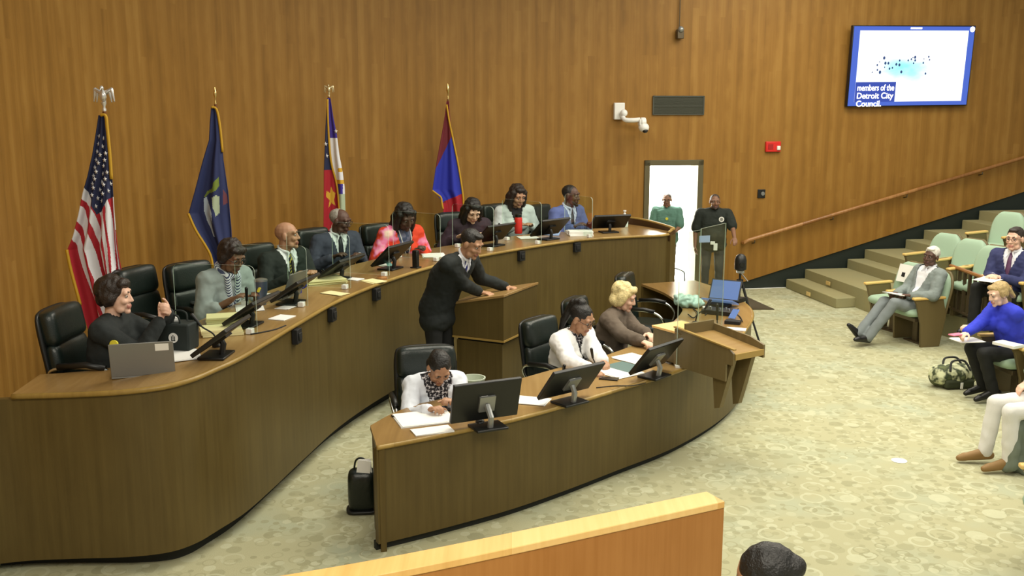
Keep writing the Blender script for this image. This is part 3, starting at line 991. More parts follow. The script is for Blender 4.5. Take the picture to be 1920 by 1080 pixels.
# ------------------------------------------------------------------ lower curved desk
ZL = .77
lk = [P(x, y, ZL) for x, y in ((706, 836), (780, 822), (850, 808), (960, 784), (1060, 757), (1160, 727), (1270, 693))]
lk += [P(1350, 800, 0), P(1390, 755, 0), P(1403, 705, 0), Vector((2.62, 11.9, 0)), Vector((2.38, 12.7, 0))]
lpath = catmull([Vector((p.x, p.y, ZL)) for p in lk], 8)
LP = lefts(lpath)
ldesk = thing('curved_clerk_desk', 'lower brown curved desk in the middle of the carpeted well', 'desk', (0, 0, 0))
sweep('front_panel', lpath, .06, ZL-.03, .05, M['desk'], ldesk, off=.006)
sweep('toe_kick', lpath, 0, .06, .04, M['toe'], ldesk, off=.05)
linn = [p+LP[i]*(.66+.10*min(1, i/40)) for i, p in enumerate(lpath)]
iA, iB, iC = P(694, 798, ZL), P(738, 774, ZL), Vector(linn[18])
fst = catmull([iA, iB, iC], 9)
for i_ in range(19): linn[i_] = fst[i_]
mb = MB(); mb.ribbon(lpath, linn, .03); mb.build('desk_top', M['top'], ldesk)
mb = MB(); mb.tube([p+Vector((0, 0, -.014))-LP[i]*.004 for i, p in enumerate(lpath)], .017, 6); mb.build('edge_band', M['edge'], ldesk, smooth=True)
e0_, e1_ = lpath[0]+LP[0]*.03, linn[0]
sweep('end_panel', [iA+Vector((.012, .0, 0)), lpath[0]+Vector((.012, .01, 0))], .0, ZL-.03, .04, M['desk'], ldesk)
sweep('end_panel', [lpath[-1]+LP[-1]*.03, linn[-1]], 0, ZL-.03, .04, M['desk'], ldesk)
def LDp(px, py): p = P(px, py, ZL); p.z = ZL+.001; return p
def linward(p):
    i = min(range(len(lpath)), key=lambda k: (lpath[k].xy-p.xy).length_squared); return LP[i]

# ------------------------------------------------------------------ tiers, steps, rail on the right
TD = Vector((.17, -1, 0)).normalized()
def tierfront(px, py, z): return P(px, py, z)
tf = [(1509, 502, .31), (1621, 463.5, .62), (1732, 427, .93), (1835.5, 392, 1.24)]
hf = [(1473, 523, .155), (1588, 483, .465), (1697, 446, .775), (1803, 410, 1.085)]
M['plate'] = mat('step_light_brass', (214, 186, 120), rough=.4)
def onwall(px, py, z):
    h = wallhit(px, py); return Vector((h.x, h.y, 0))
for i, (x, y, z) in enumerate(tf):
    w0 = onwall(x, y, z)-N*.02
    far = onwall(1990, 340, z)+WD*1.2-N*.02
    nxt = onwall(*tf[i+1])+WD*.05-N*.02 if i+1 < len(tf) else far
    L_ = 6.6
    cur = [w0+TD*(L_*k/12)+Vector((.006*(k*.9)**2, 0, 0))*(1 if k > 4 else 0) for k in range(13)]
    mb = MB(); mb.prism([w0]+cur[1:]+[cur[-1]+Vector((9, .3, 0)), w0+WD*9], 0, z)
    st(mb.build('floor_tier', M['tier']))
for i, (x, y, z) in enumerate(hf):
    w0 = onwall(x, y, z)-N*.02
    nx = onwall(*tf[i])+WD*.02-N*.02
    wd = 1.74
    mb = MB(); mb.prism([w0, w0+TD*wd, nx+TD*(wd-.05), nx], 0 if i == 0 else tf[i-1][2]-.01, z)
    st(mb.build('floor_step', M['tier'], bevel=.012))
# small lit plates in the risers
for (x, y, z) in ((1519, 551, .08), (1556, 531, .23), (1672, 489, .54)):
    p = P(x, y, z)
    mb = MB(); mb.box((0, 0, 0), (.012, .13, .06), rotz(math.atan2(TD.y, TD.x)+PI/2)); o = mb.build('step_light', M['plate'], bevel=.004)
    # slide onto the riser face
    o.location = p+Vector((-.03, .0, 0))
    lab = {551: 'small brass plate low on the bottom step riser', 531: 'small brass plate in the second step riser', 489: 'small brass plate high in the fourth step riser beside the seats'}[y]
    tag(o, lab, 'step light', 'brass step plates')
# handrail on the stair wall
ha, hb = wallhit(1392, 451), wallhit(1985, 273)
hr = thing('handrail', 'long sloping wooden handrail on the wall beside the stairs', 'handrail', tuple(wallR((ha-T0).dot(WD))))
off = Vector(hr.location)
mb = MB(); a_ = ha-N*.10; b2 = hb-N*.10
mb.tube([ha-N*.02-off+Vector((0, 0, -.03)), a_-off+Vector((-.0, 0, -.02)), a_.lerp(b2, .01)-off, b2-off], .032, 10)
mb.build('rail', M['rail'], hr, smooth=True, sharp=50)
for t in (.03, .27, .5, .74, .97):
    p = a_.lerp(b2, t)-off
    mb = MB(); mb.tube([p+Vector((0, 0, -.03)), p+Vector((0, 0, -.075)), p+N*.09+Vector((0, 0, -.09))], .011, 8); mb.build('bracket', M['bronze'], hr, smooth=True)

# ------------------------------------------------------------------ pale-capped wood wall nearest the camera
nk = [(505, 1082), (700, 1049), (900, 1010), (1130, 962), (1325, 921)]
ZP = 1.12
far = catmull([P(330, 1106, ZP)]+[P(x, y, ZP) for x, y in nk], 8)
near_end = P(1367, 938, ZP)
th = (near_end-far[-1]).length
M['front_wall'] = wood_mat('front_wall_veneer', (140, 88, 36), (166, 110, 52), (186, 130, 70), plank=60, rough=.4, blocks=False)
sweep('wall_front', far, 0, ZP-.02, -th+.01, M['front_wall'], off=-.005)['kind'] = 'structure'
fl = lefts(far)
mb = MB(); mb.ribbon([p-fl[i]*th for i, p in enumerate(far)], far, .035); st(mb.build('trim_1', M['light_wood'], bevel=.004))
# ------------------------------------------------------------------ lectern for the speaker
lA, lB, lC = P(848, 567, 1.08), P(944, 554, 1.2), P(1023, 530, 1.2)
fd = (lB-lA); fd.z = 0; dep = fd.length; fd.normalize(); sd = Vector((-fd.y, fd.x, 0)); wid = .78
ctr = Vector((lA.x, lA.y, 0))+fd*dep/2+sd*wid/2
lec = thing('lectern', 'brown wooden lectern the standing speaker leans on', 'lectern', ctr, math.atan2(fd.y, fd.x)-PI/2)
# local: +Y is away from the speaker
hd, hw = dep/2, wid/2
def slope_top(y, dz=0): return 1.08+.12*(y+hd)/dep+dz
mb = MB()
def uvbox_prism(name, xs, ys, z0, z1f, m, parent):
    (xa, xb), (ya, yb) = xs, ys
    pts = [(xa, ya), (xb, ya), (xb, yb), (xa, yb), (xa, ya)]
    vs = []; fs = []; uvs = []; u = 0
    for i in range(4):
        (x0, y0), (x1, y1) = pts[i], pts[i+1]; L = math.hypot(x1-x0, y1-y0); o = len(vs)
        vs += [(x0, y0, z0), (x1, y1, z0), (x1, y1, z1f(y1)), (x0, y0, z1f(y0))]
        fs.append((o, o+1, o+2, o+3)); uvs += [(u, z0), (u+L, z0), (u+L, z1f(y1)), (u, z1f(y0))]; u += L
    for zf in (lambda y: z0, z1f):
        o = len(vs); vs += [(x, y, zf(y)) for x, y in pts[:4]]; fs.append((o, o+1, o+2, o+3)); uvs += [(x, y) for x, y in pts[:4]]
    me = bpy.data.meshes.new(name); me.from_pydata(vs, [], fs); ul = me.uv_layers.new(name='UVMap')
    for lp in me.loops: ul.data[lp.index].uv = uvs[lp.vertex_index]
    bm = bmesh.new(); bm.from_mesh(me); bmesh.ops.remove_doubles(bm, verts=bm.verts, dist=1e-5); bmesh.ops.recalc_face_normals(bm, faces=bm.faces); bm.to_mesh(me); bm.free()
    return mkobj(name, me, m, parent)
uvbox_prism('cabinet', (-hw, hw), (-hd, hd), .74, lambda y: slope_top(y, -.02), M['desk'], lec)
mb = MB(); mb.v = []; 
mb._add([(-hw-.01, -hd-.01, slope_top(-hd-.01, -.02)), (hw+.01, -hd-.01, slope_top(-hd-.01, -.02)), (hw+.01, hd+.01, slope_top(hd+.01, -.02)), (-hw-.01, hd+.01, slope_top(hd+.01, -.02)),
         (-hw-.01, -hd-.01, slope_top(-hd-.01, .005)), (hw+.01, -hd-.01, slope_top(-hd-.01, .005)), (hw+.01, hd+.01, slope_top(hd+.01, .005)), (-hw-.01, hd+.01, slope_top(hd+.01, .005))],
        [(3, 2, 1, 0), (4, 5, 6, 7), (0, 1, 5, 4), (1, 2, 6, 5), (2, 3, 7, 6), (3, 0, 4, 7)])
mb.build('reading_board', M['top'], lec, bevel=.004)
uvbox_prism('base', (-hw+.03, hw-.03), (-hd+.03, hd-.03), .0, lambda y: .70, M['desk'], lec)
mb = MB(); mb.box((0, 0, .72), (2*hw-.08, 2*hd-.08, .04)); mb.build('shadow_gap', M['toe'], lec)
mb = MB()
mb.box((0, hd, .735), (2*hw+.01, .016, .018)); mb.box((hw, 0, .735), (.016, 2*hd, .018)); mb.box((-hw, 0, .735), (.016, 2*hd, .018))
mb.build('edge_strip', M['edge'], lec)

# ------------------------------------------------------------------ executive chair
def make_chair(label, group=None):
    t = thing('office_chair', label, 'chair', group=group)
    I = Matrix.Identity(4)
    mb = MB(); mb.pillow(.53, .52, .15, Matrix.Translation((0, .02, .45)) @ Matrix.Rotation(R(90), 4, 'X'), p=8, cr=.06)
    mb.build('seat', M['leather'], t, smooth=True)
    tl = Matrix.Translation((0, -.245, .47)) @ Matrix.Rotation(R(9), 4, 'X')
    mb = MB(); mb.pillow(.50, .38, .13, tl @ Matrix.Translation((0, 0, .18)), p=8, cr=.05, bend=.03); mb.build('backrest', M['leather'], t, smooth=True)
    mb = MB(); mb.pillow(.49, .26, .15, tl @ Matrix.Translation((0, .005, .475)), p=8, cr=.10, bend=.03); mb.build('headrest', M['leather'], t, smooth=True)
    mb = MB(); mb.pillow(.53, .64, .05, tl @ Matrix.Translation((0, -.045, .29)), p=10, cr=.09, bend=.03); mb.build('back_shell', M['black'], t, smooth=True)
    for s in (1, -1):
        pts = [(s*.27, -.20, .50), (s*.30, -.26, .62), (s*.30, -.22, .685), (s*.30, 0, .70), (s*.30, .16, .67), (s*.295, .24, .58), (s*.27, .20, .46), (s*.24, .05, .42)]
        mb = MB(); mb.m(0).tube(catmull(pts, 5), .014, 8); mb.m(1).tube([(s*.30, -.20, .703), (s*.30, 0, .718), (s*.30, .13, .695)], .024, 8)
        mb.build('armrest', [M['chrome'], M['black']], t, smooth=True)
    mb = MB(); mb.cyl((0, 0, .12), (0, 0, .38), .028); mb.box((0, 0, .385), (.2, .22, .03)); mb.build('gas_column', M['black'], t, smooth=True, sharp=40)
    mb = MB()
    for i in range(5):
        a = 2*PI*i/5; d = Vector((math.cos(a), math.sin(a), 0)); mb.cap(d*.03+Vector((0, 0, .12)), d*.29+Vector((0, 0, .085)), .028, .016)
    mb.build('star_base', M['chrome'], t, smooth=True)
    for i in range(5):
        a = 2*PI*i/5; d = Vector((math.cos(a), math.sin(a), 0)); n = Vector((-d.y, d.x, 0))
        mb = MB(); mb.cyl(d*.30+n*.02+Vector((0, 0, .032)), d*.30-n*.02+Vector((0, 0, .032)), .03); mb.cap(d*.295+Vector((0, 0, .05)), d*.295+Vector((0, 0, .08)), .012)
        mb.build('caster', M['blackm'], t, smooth=True, sharp=40)
    return t
chair0 = None
def chair(label, loc, yaw, group, tip=None):
    global chair0
    if chair0 is None: chair0 = make_chair(label, group); c = chair0
    else: c = copy_tree(chair0, label)
    c.location = loc; c.rotation_euler = (0, 0, yaw); c['group'] = group
    return c

# ------------------------------------------------------------------ monitors
def make_monitor(label, tilt, group, w=.52, h=.31, label_plate=True):
    t = thing('computer_monitor', label, 'monitor', group=group)
    Rm = rotx(R(tilt))            # screen faces +Y, leaning back
    base = Vector((0, 0, .0))
    low = Vector((0, .05, .045 if tilt < 20 else .06))
    def T(p): return low+Rm @ Vector(p)
    mb = MB(); mb.box(T((0, 0, h/2)), (w, .03, h), Rm); mb.build('case', M['black'], t, bevel=.006)
    mb = MB(); mb.box(T((0, .0155, h/2+.004)), (w-.025, .002, h-.04), Rm); mb.build('screen', M['screen'], t)
    mb = MB(); mb.box((0, -.03, .009), (.24, .19, .018)); mb.build('foot', M['black'], t, bevel=.006)
    mb = MB(); mb.tube([(0, -.07, .015), (0, -.085, .09), T((0, -.03, h*.42))], .022, 8); mb.box(T((0, -.024, h*.45)), (.12, .02, .12), Rm); mb.build('stand', M['silver'] if tilt < 40 else M['black'], t, smooth=True, sharp=40)
    if label_plate:
        mb = MB(); mb.box(T((-.02, -.0162, h*.60)), (.05, .002, .03), Rm); mb.build('sticker', M['white'] if tilt < 40 else M['silver'], t)
    return t

# ------------------------------------------------------------------ acrylic dividers
def slab(mb, a, b_, z0, z1, th, r=0.0):
    """upright sheet from a to b in plan; face index 0, edges index 1"""
    d = (b_-a); d.z = 0; L = d.length; d.normalize(); n = Vector((-d.y, d.x, 0))*th/2
    pts = [(0, z0), (L, z0)]
    if r:
        for i in range(7):
            t = PI/2*i/6; pts.append((L-r+r*math.cos(t), z1-r+r*math.sin(t)))
        for i in range(7):
            t = PI/2+PI/2*i/6; pts.append((r+r*math.cos(t), z1-r+r*math.sin(t)))
    else: pts += [(L, z1), (0, z1)]
    k = len(pts); A = Vector((a.x, a.y, 0))
    V3 = [A+d*u+n+Vector((0, 0, z)) for u, z in pts]+[A+d*u-n+Vector((0, 0, z)) for u, z in pts]
    mb.m(0)._add(V3, [tuple(range(k)), tuple(range(2*k-1, k-1, -1))])
    mb.m(1)._add(V3, [(i, (i+1) % k, (i+1) % k+k, i+k) for i in range(k)])
shield_px = [(491, 627), (585, 576), (664, 543), (736, 519), (831, 491), (930, 472), (1019, 459), (1113, 447)]
shield_lab = ['clear acrylic divider on the curved desk beside the empty black chair, nearest the laptop', 'clear acrylic divider on the curved desk left of the blue cup', 'clear acrylic divider on the curved desk before the grey-suited councilman',
              'clear acrylic divider on the curved desk beside the orange jacket', 'clear acrylic divider behind the standing speaker on the left', 'clear acrylic divider right of the woman in dark purple',
              'clear acrylic divider between the red bottle and the blue folder', 'clear acrylic divider at the right monitor of the man in blue suit']
for (x, y), lab in zip(shield_px, shield_lab):
    p = D(x, y); l = inward(p)
    a = p+l*.035; a.z = 0; b_ = a+l*.66
    t = thing('acrylic_divider', lab, 'divider', p+l*.05, 0, 'acrylic dividers along the curved desk')
    mb = MB(); o_ = Vector((p+l*.05).xy.to_3d())
    slab(mb, b_-o_, a-o_, .012, .53, .008, r=.05)
    mb.build('sheet', [M['acry'], M['acrye']], t)
    for q in (.06, .58):
        mb = MB(); c = a+l*q-o_; Rz = rotz(math.atan2(l.y, l.x)); mb.box((c.x, c.y, .022), (.05, .055, .042), Rz); mb.build('clamp', M['white'], t, bevel=.004)

# black boxes under the front edge of the desk
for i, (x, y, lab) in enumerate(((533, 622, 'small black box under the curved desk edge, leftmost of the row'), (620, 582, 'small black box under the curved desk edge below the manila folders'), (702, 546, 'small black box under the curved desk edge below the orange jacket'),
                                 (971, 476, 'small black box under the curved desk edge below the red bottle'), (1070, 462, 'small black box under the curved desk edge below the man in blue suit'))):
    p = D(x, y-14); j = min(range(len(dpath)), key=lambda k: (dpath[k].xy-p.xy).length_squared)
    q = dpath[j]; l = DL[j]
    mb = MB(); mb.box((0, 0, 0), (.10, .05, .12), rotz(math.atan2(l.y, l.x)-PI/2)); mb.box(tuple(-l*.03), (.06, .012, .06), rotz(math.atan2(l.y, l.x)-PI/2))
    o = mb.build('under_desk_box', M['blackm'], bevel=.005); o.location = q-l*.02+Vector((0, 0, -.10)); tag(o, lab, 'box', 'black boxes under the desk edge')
# ------------------------------------------------------------------ monitors on the desks
mons = {}
def monitor_at(p, yaw, label, tilt, group, key=(0,)):
    k = tilt
    if k not in mons: mons[k] = make_monitor(label, tilt, group); m = mons[k]
    else: m = copy_tree(mons[k], label)
    m.location = p; m.rotation_euler = (0, 0, yaw); return m
for x, y, tilt, lab, dx in ((398, 668, 54, 'black computer monitor tilted back beside the white paper at the left of the curved desk', (-1.0, .06)),
        (492, 612, 56, 'black computer monitor tilted back in front of the grey insulated tumbler', None), (572, 570, 56, 'black computer monitor tilted back below the blue cup', None),
        (655, 526, 56, 'black computer monitor tilted back before the grey-suited councilman', None), (752, 506, 46, 'black computer monitor tilted back before the orange jacket', None),
        (940, 463, 46, 'black computer monitor tilted back between the standing speaker and the red bottle', None), (1042, 451, 46, 'black computer monitor tilted back against the blue folder', None),
        (1150, 438, 52, 'rightmost black computer monitor on the curved desk, near the white pump bottle', None)):
    p = D(x, y); l = inward(p); p = p+l*.16 if x > 420 else p
    if dx: yaw = yaw_of(*dx)
    else: yaw = yaw_of(l.x, l.y)
    if x > 1100: yaw = yaw_of(-.25, .97)
    monitor_at(p, yaw, lab, tilt, 'monitors along the curved desk')
for x, y, tilt, dx, lab in ((912, 800, 16, (-.42, .91), 'large black monitor with silver stand in front of the woman in white cardigan'), (1074, 757, 38, (-.62, .78), 'black monitor leaning back before the woman in white blouse with ponytail'),
        (1232, 708, 38, (-.75, .66), 'black monitor leaning back beside the clear folded shield')):
    p = LDp(x, y)+linward(LDp(x, y))*(.0 if tilt < 20 else .06)
    monitor_at(p, yaw_of(*dx), lab, tilt, 'monitors along the lower desk')

# ------------------------------------------------------------------ small desk things
def mic(p, tip, label, group='gooseneck microphones'):
    t = thing('gooseneck_microphone', label, 'microphone', p, 0, group)
    v = Vector(tip)-Vector(p)
    mb = MB(); mb.lathe([(.035, 0), (.035, .012), (.02, .022), (.008, .026)], n=16); mb.build('base', M['black'], t, smooth=True, sharp=40)
    pts = [Vector((0, 0, .02)), Vector((v.x*.12, v.y*.12, .02+v.z*.3)), v*.55+Vector((0, 0, .01)), v*.72]
    mb = MB(); mb.tube(catmull(pts, 5), .006, 6); mb.build('gooseneck', M['blackm'], t, smooth=True)
    mb = MB(); mb.cap(v*.66, v, .010, .0135); mb.build('mic_head', M['black'], t, smooth=True)
def dz(p, z): return Vector((p.x, p.y, p.z+z))
p = D(407, 650); mic(p, P(360, 590, p.z+.24), 'gooseneck microphone leaning left beside the black tote bag')
p = D(463, 606); mic(p, P(462, 541, p.z+.29), 'upright gooseneck microphone in front of the grey sweater')
p = D(553, 548); mic(p, P(548, 490, p.z+.28), 'upright gooseneck microphone before the bald councilman')
p = D(952, 445); mic(p, P(936, 420, p.z+.24), 'gooseneck microphone left of the red bottle')
p = LDp(1052, 735); mic(p, P(1058, 686, p.z+.26), 'gooseneck microphone rising behind the middle lower-desk monitor')
p = LDp(1116, 700); mic(p, P(1109, 655, p.z+.24), 'gooseneck microphone at the chest of the ponytailed woman')

rs = random.Random(3)
def sheets(p, w, l, yaw, label, n=3, m='paper', group='papers on the desks', h=None, name='paper_stack', cat='paper', tilt=0):
    mb = MB(); z = 0; t = h/n if h else .0025
    for i in range(n):
        mb.box((rs.uniform(-.01, .01), rs.uniform(-.01, .01), z+t/2), (w, l, t*.92), rotz(rs.uniform(-.06, .06))); z += t
    o = mb.build(name, M[m]); o.location = p; o.rotation_euler = (R(tilt), 0, yaw)
    return tag(o, label, cat, group)
sheets(D(345, 667), .21, .30, .5, 'white sheets between the silver laptop and the leftmost tilted monitor', 3)
sheets(D(468, 578), .22, .30, .3, 'white sheet under the grey insulated tumbler', 2)
sheets(D(530, 596), .18, .15, 1.2, 'white note lying near the desk edge left of the blue cup', 2)
sheets(D(536, 577), .14, .12, 1.2, 'white card nearer the bald councilman left of the blue cup', 2)
sheets(D(602, 529), .40, .38, .5, 'thick cream manila folders before the bald councilman', 6, 'cream', h=.045, name='folder_stack', cat='folder', group='folders on the curved desk')
sheets(D(515, 556), .24, .26, .3, 'white papers beside the open silver laptop of the bald councilman', 4)
sheets(D(627, 551), .13, .24, 1.0, 'pale pad near the desk edge right of the manila folders', 3, 'cream', name='note_pad', cat='notepad', group='note pads')
sheets(D(655, 523), .12, .30, 1.0, 'white sheets leaning on the tilted monitor of the grey-suited councilman', 3)
sheets(D(700, 528), .15, .22, .8, 'pale pad on the desk left of the orange jacket monitor', 3, 'cream', name='note_pad', cat='notepad', group='note pads')
sheets(D(724, 498), .14, .30, .7, 'white sheets left of the orange jacket', 2)
sheets(D(812, 479), .26, .30, .2, 'white papers right of the orange jacket', 3)
sheets(D(990, 446), .26, .26, .2, 'white papers under the hands of the woman in pale grey blazer', 3)
sheets(D(1088, 441), .32, .24, .1, 'thick white paper block before the man in blue suit', 4, h=.06)
o = sheets(dz(D(1040, 441)+inward(D(1040, 441))*.1, .055), .30, .26, -.5, 'blue folder propped on the monitor beside the woman in blazer', 2, 'paper', name='folder', cat='folder', group='folders on the curved desk')
M['bluepaper'] = mat('pale_blue_card', (150, 176, 214), rough=.6); o.data.materials[0] = M['bluepaper']; o.rotation_euler = (R(24), 0, -.3)
o = sheets(dz(D(728, 500), .06), .06, .26, .6, 'pale turquoise leaflet on the edge of the orange jacket monitor', 1, name='leaflet', cat='leaflet', group='leaflets'); M['teal'] = mat('turquoise_card', (150, 214, 206), rough=.6); o.data.materials[0] = M['teal']; o.rotation_euler = (R(35), 0, .6)
# card boxes beside the second councilwoman
t = sheets(D(415, 625), .30, .22, .35, 'pale card document box seen through the divider left of the grey sweater', 3, 'cream', h=.05, name='document_box', cat='box', group='document boxes')
t = sheets(D(425, 602), .30, .20, .25, 'pale card document box farther back touching the grey sweater', 3, 'cream', h=.05, name='document_box', cat='box', group='document boxes')
# lower desk papers
sheets(LDp(795, 786), .40, .30, .35, 'loose white papers in front of the woman in white cardigan', 5)
sheets(LDp(812, 808), .28, .14, .35, 'white paper at the front edge of the lower desk', 3)
sheets(LDp(992, 752), .30, .20, -.3, 'white paper between the two left monitors of the lower desk', 3)
sheets(LDp(1160, 698), .30, .32, .6, 'white papers before the ponytailed woman', 4)
sheets(LDp(1190, 674), .26, .32, .7, 'white papers between the ponytailed woman and the blonde woman', 4)
sheets(LDp(1240, 676), .10, .24, .7, 'white sheet leaning near the right lower-desk monitor', 2)
sheets(LDp(1254, 645), .16, .26, .7, 'white paper at the elbow of the blonde woman by the podium', 2)
M['notebook'] = mat('grey_notebook', (96, 122, 120), rough=.5)
def block(name, p, size, yaw, m, label, cat, group=None, bevel=.003):
    mb = MB(); mb.box((0, 0, size[2]/2), size); o = mb.build(name, m, bevel=bevel); o.location = p; o.rotation_euler = (0, 0, yaw); return tag(o, label, cat, group)
block('notebook', LDp(1172, 690), (.24, .30, .012), .7, M['notebook'], 'grey-green notebook edge under papers right of the ponytailed woman', 'notebook')
block('mobile_phone', LDp(1142, 711), (.08, .16, .010), 1.25, M['screen'], 'black phone lying before the ponytailed woman', 'phone', bevel=.002)
block('tablet_computer', LDp(832, 768), (.17, .12, .010), .3, M['screen'], 'dark tablet between the hands of the woman in white cardigan', 'tablet', bevel=.002)
block('paper_cup_sleeve', LDp(1041, 726), (.07, .07, .09), .3, M['cream'], 'pale card box standing behind the middle lower-desk monitor', 'box')
def pen(p, yaw, label):
    mb = MB(); mb.cyl((0, -.07, .006), (0, .06, .006), .005, n=8); mb.cyl((0, .06, .006), (0, .075, .006), .005, .001, n=8); o = mb.build('pen', M['black'], smooth=True, sharp=40); o.location = p; o.rotation_euler = (0, 0, yaw); tag(o, label, 'pen')
pen(LDp(741, 785), .55, 'black pen lying at the left end of the lower desk')
t = thing('computer_mouse', 'black round mouse behind the large monitor stand', 'mouse', LDp(900, 795)); mb = MB(); mb.ell((0, 0, .016), (.034, .05, .02)); mb.build('shell', M['black'], t, smooth=True); mb = MB(); mb.ell((0, .02, .034), (.004, .012, .006)); mb.build('wheel', M['silver'], t, smooth=True)
mb = MB(); q0 = LDp(1118, 728); mb.tube(catmull([Vector((0, 0, .004)), Vector((.15, .05, .004)), Vector((.3, .06, .004)), Vector((.42, .14, .004))], 6), .004, 6); o = mb.build('cable', M['blackm'], smooth=True); o.location = q0; tag(o, 'thin black cable lying on the lower desk between two monitors', 'cable')
mb = MB(); q0 = D(470, 628); mb.tube(catmull([Vector((0, 0, .005)), Vector((.06, .05, .005)), Vector((.15, .16, .005)), Vector((.2, .3, .005))], 6), .006, 6); o = mb.build('cable', M['blackm'], smooth=True); o.location = q0; tag(o, 'thin black cable on the curved desk right of the leftmost monitor', 'cable')

# laptops
def laptop(p, yaw, label, open_=100, w=.33, l=.23, sticker=True, lid=None):
    t = thing('laptop', label, 'laptop', p, yaw, 'open laptops')       # the user sits on +Y
    mb = MB(); mb.box((0, 0, .008), (w, l, .016)); mb.build('keyboard_base', M['silver'], t, bevel=.003)
    mb = MB(); mb.box((0, .01, .0165), (w*.85, l*.5, .002)); mb.build('keys', M['blackm'], t)
    Rm = rotx(R(open_-90)); o0 = Vector((0, -l/2, .014))
    c = o0+Rm @ Vector((0, 0, l/2))
    mb = MB(); mb.box(c, (w, .008, l), Rm); mb.build('lid', lid or M['lapgrey'], t, bevel=.003)
    mb = MB(); mb.box(c+Rm @ Vector((0, .0045, 0)), (w*.94, .001, l*.9), Rm); mb.build('screen', M['screen'], t)
    if sticker:
        mb = MB(); mb.box(c+Rm @ Vector((w*.32, -.0045, l*.34)), (.085, .001, .05), Rm); mb.build('label', M['bluepaper'] if 0 else M['white'], t)
M['lapgrey'] = mat('laptop_grey', (128, 128, 124), rough=.4, metal=.3)
pl = D(266, 703)
laptop(pl+Vector((-.0, .06, 0)), yaw_of(-.28, .96), 'open silver laptop with white label on its lid at the left desk end', 104, .40, .24)
laptop(D(530, 560)+Vector((-.05, .1, 0)), yaw_of(-.95, .3), 'open silver laptop between the tumbler and the blue cup', 112, .33, .24, False)

# tumbler, cup, bottles
def lathe_thing(name, label, cat, p, parts, group=None):
    t = thing(name, label, cat, p, 0, group)
    for pn, prof, m in parts:
        mb = MB(); mb.lathe(prof, n=24); mb.build(pn, m, t, smooth=True, sharp=35)
    return t
M['tumbler'] = mat('slate_blue_steel', (78, 88, 106), rough=.35, metal=.3); M['yellow'] = mat('yellow_print', (216, 206, 60), rough=.6)
M['cupblue'] = mat('royal_blue_plastic', (30, 50, 170), rough=.4); M['redb'] = mat('red_bottle_plastic', (226, 52, 46), rough=.4)
M['pale_bottle'] = mat('milky_plastic', (216, 240, 228), rough=.3)
k = 1.25
t = lathe_thing('insulated_tumbler', 'tall slate blue insulated tumbler with yellow emblem', 'tumbler', D(491, 571), [('body', [(.031*k, 0), (.033*k, .06*k), (.042*k, .085*k), (.045*k, .165*k)], M['tumbler']), ('lid', [(.046*k, .165*k), (.046*k, .178*k), (.02*k, .186*k)], M['silver'])])
mb = MB(); 
for q in range(3): mb.ell((-.012+.006*q, -.052, .14+.012*(q-1)), (.014, .004, .012))
mb.build('emblem', M['yellow'], t, smooth=True)
t = lathe_thing('drinking_cup', 'royal blue plastic cup beside the manila folders', 'cup', D(559, 549), [('body', [(.034, 0), (.045, .15), (.047, .155), (.043, .155), (.034, .02)], M['cupblue'])])
mb = MB(); mb.tube(catmull([(.045, 0, .13), (.075, 0, .12), (.075, 0, .06), (.04, 0, .04)], 5), .006, 6); mb.build('handle', M['cupblue'], t, smooth=True)
lathe_thing('drinks_bottle', 'red drinks bottle with black cap before the woman in blazer', 'bottle', D(972, 440)+Vector((0, .12, 0)), [('body', [(.038*k, 0), (.042*k, .01), (.042*k, .16*k), (.036*k, .178*k)], M['redb']), ('cap', [(.037*k, .178*k), (.037*k, .205*k), (.03*k, .212*k)], M['black'])])
lathe_thing('pump_bottle', 'milky white pump bottle at the right end of the curved desk', 'bottle', PD(1171, 414, 14.05)*1.0, [('body', [(.04*k, 0), (.043*k, .01), (.043*k, .09*k), (.03*k, .12*k), (.013*k, .13*k)], M['pale_bottle']), ('pump', [(.016*k, .13*k), (.016*k, .155*k), (.008*k, .158*k), (.008*k, .175*k), (.018*k, .176*k), (.018*k, .19*k)], M['white'])])
bpy.data.objects['pump_bottle'].location.z = 1.311
# pale rods and hands-rest clutter: wooden gavel block before the third councilman
t = thing('gavel_block', 'round wooden sounding block beside the pale pad left of the orange jacket monitor', 'block', D(716, 524)); mb = MB(); mb.lathe([(.055, 0), (.055, .02), (.045, .028)], n=20); mb.build('block', M['rail'], t, smooth=True, sharp=40)
# black slim speaker standing at the orange jacket's monitor
t = thing('desktop_speaker', 'slim black upright speaker at the right of the orange jacket monitor', 'speaker', D(789, 503)+inward(D(789, 503))*.06, yaw_of(*inward(D(789, 503)).xy)); mb = MB(); mb.box((0, 0, .095), (.055, .06, .19)); mb.build('cabinet', M['black'], t, bevel=.008); mb = MB(); mb.box((0, .031, .10), (.04, .003, .15)); mb.build('grille', M['blackm'], t); mb = MB(); mb.box((0, 0, .006), (.09, .09, .012)); mb.build('foot', M['black'], t, bevel=.003)

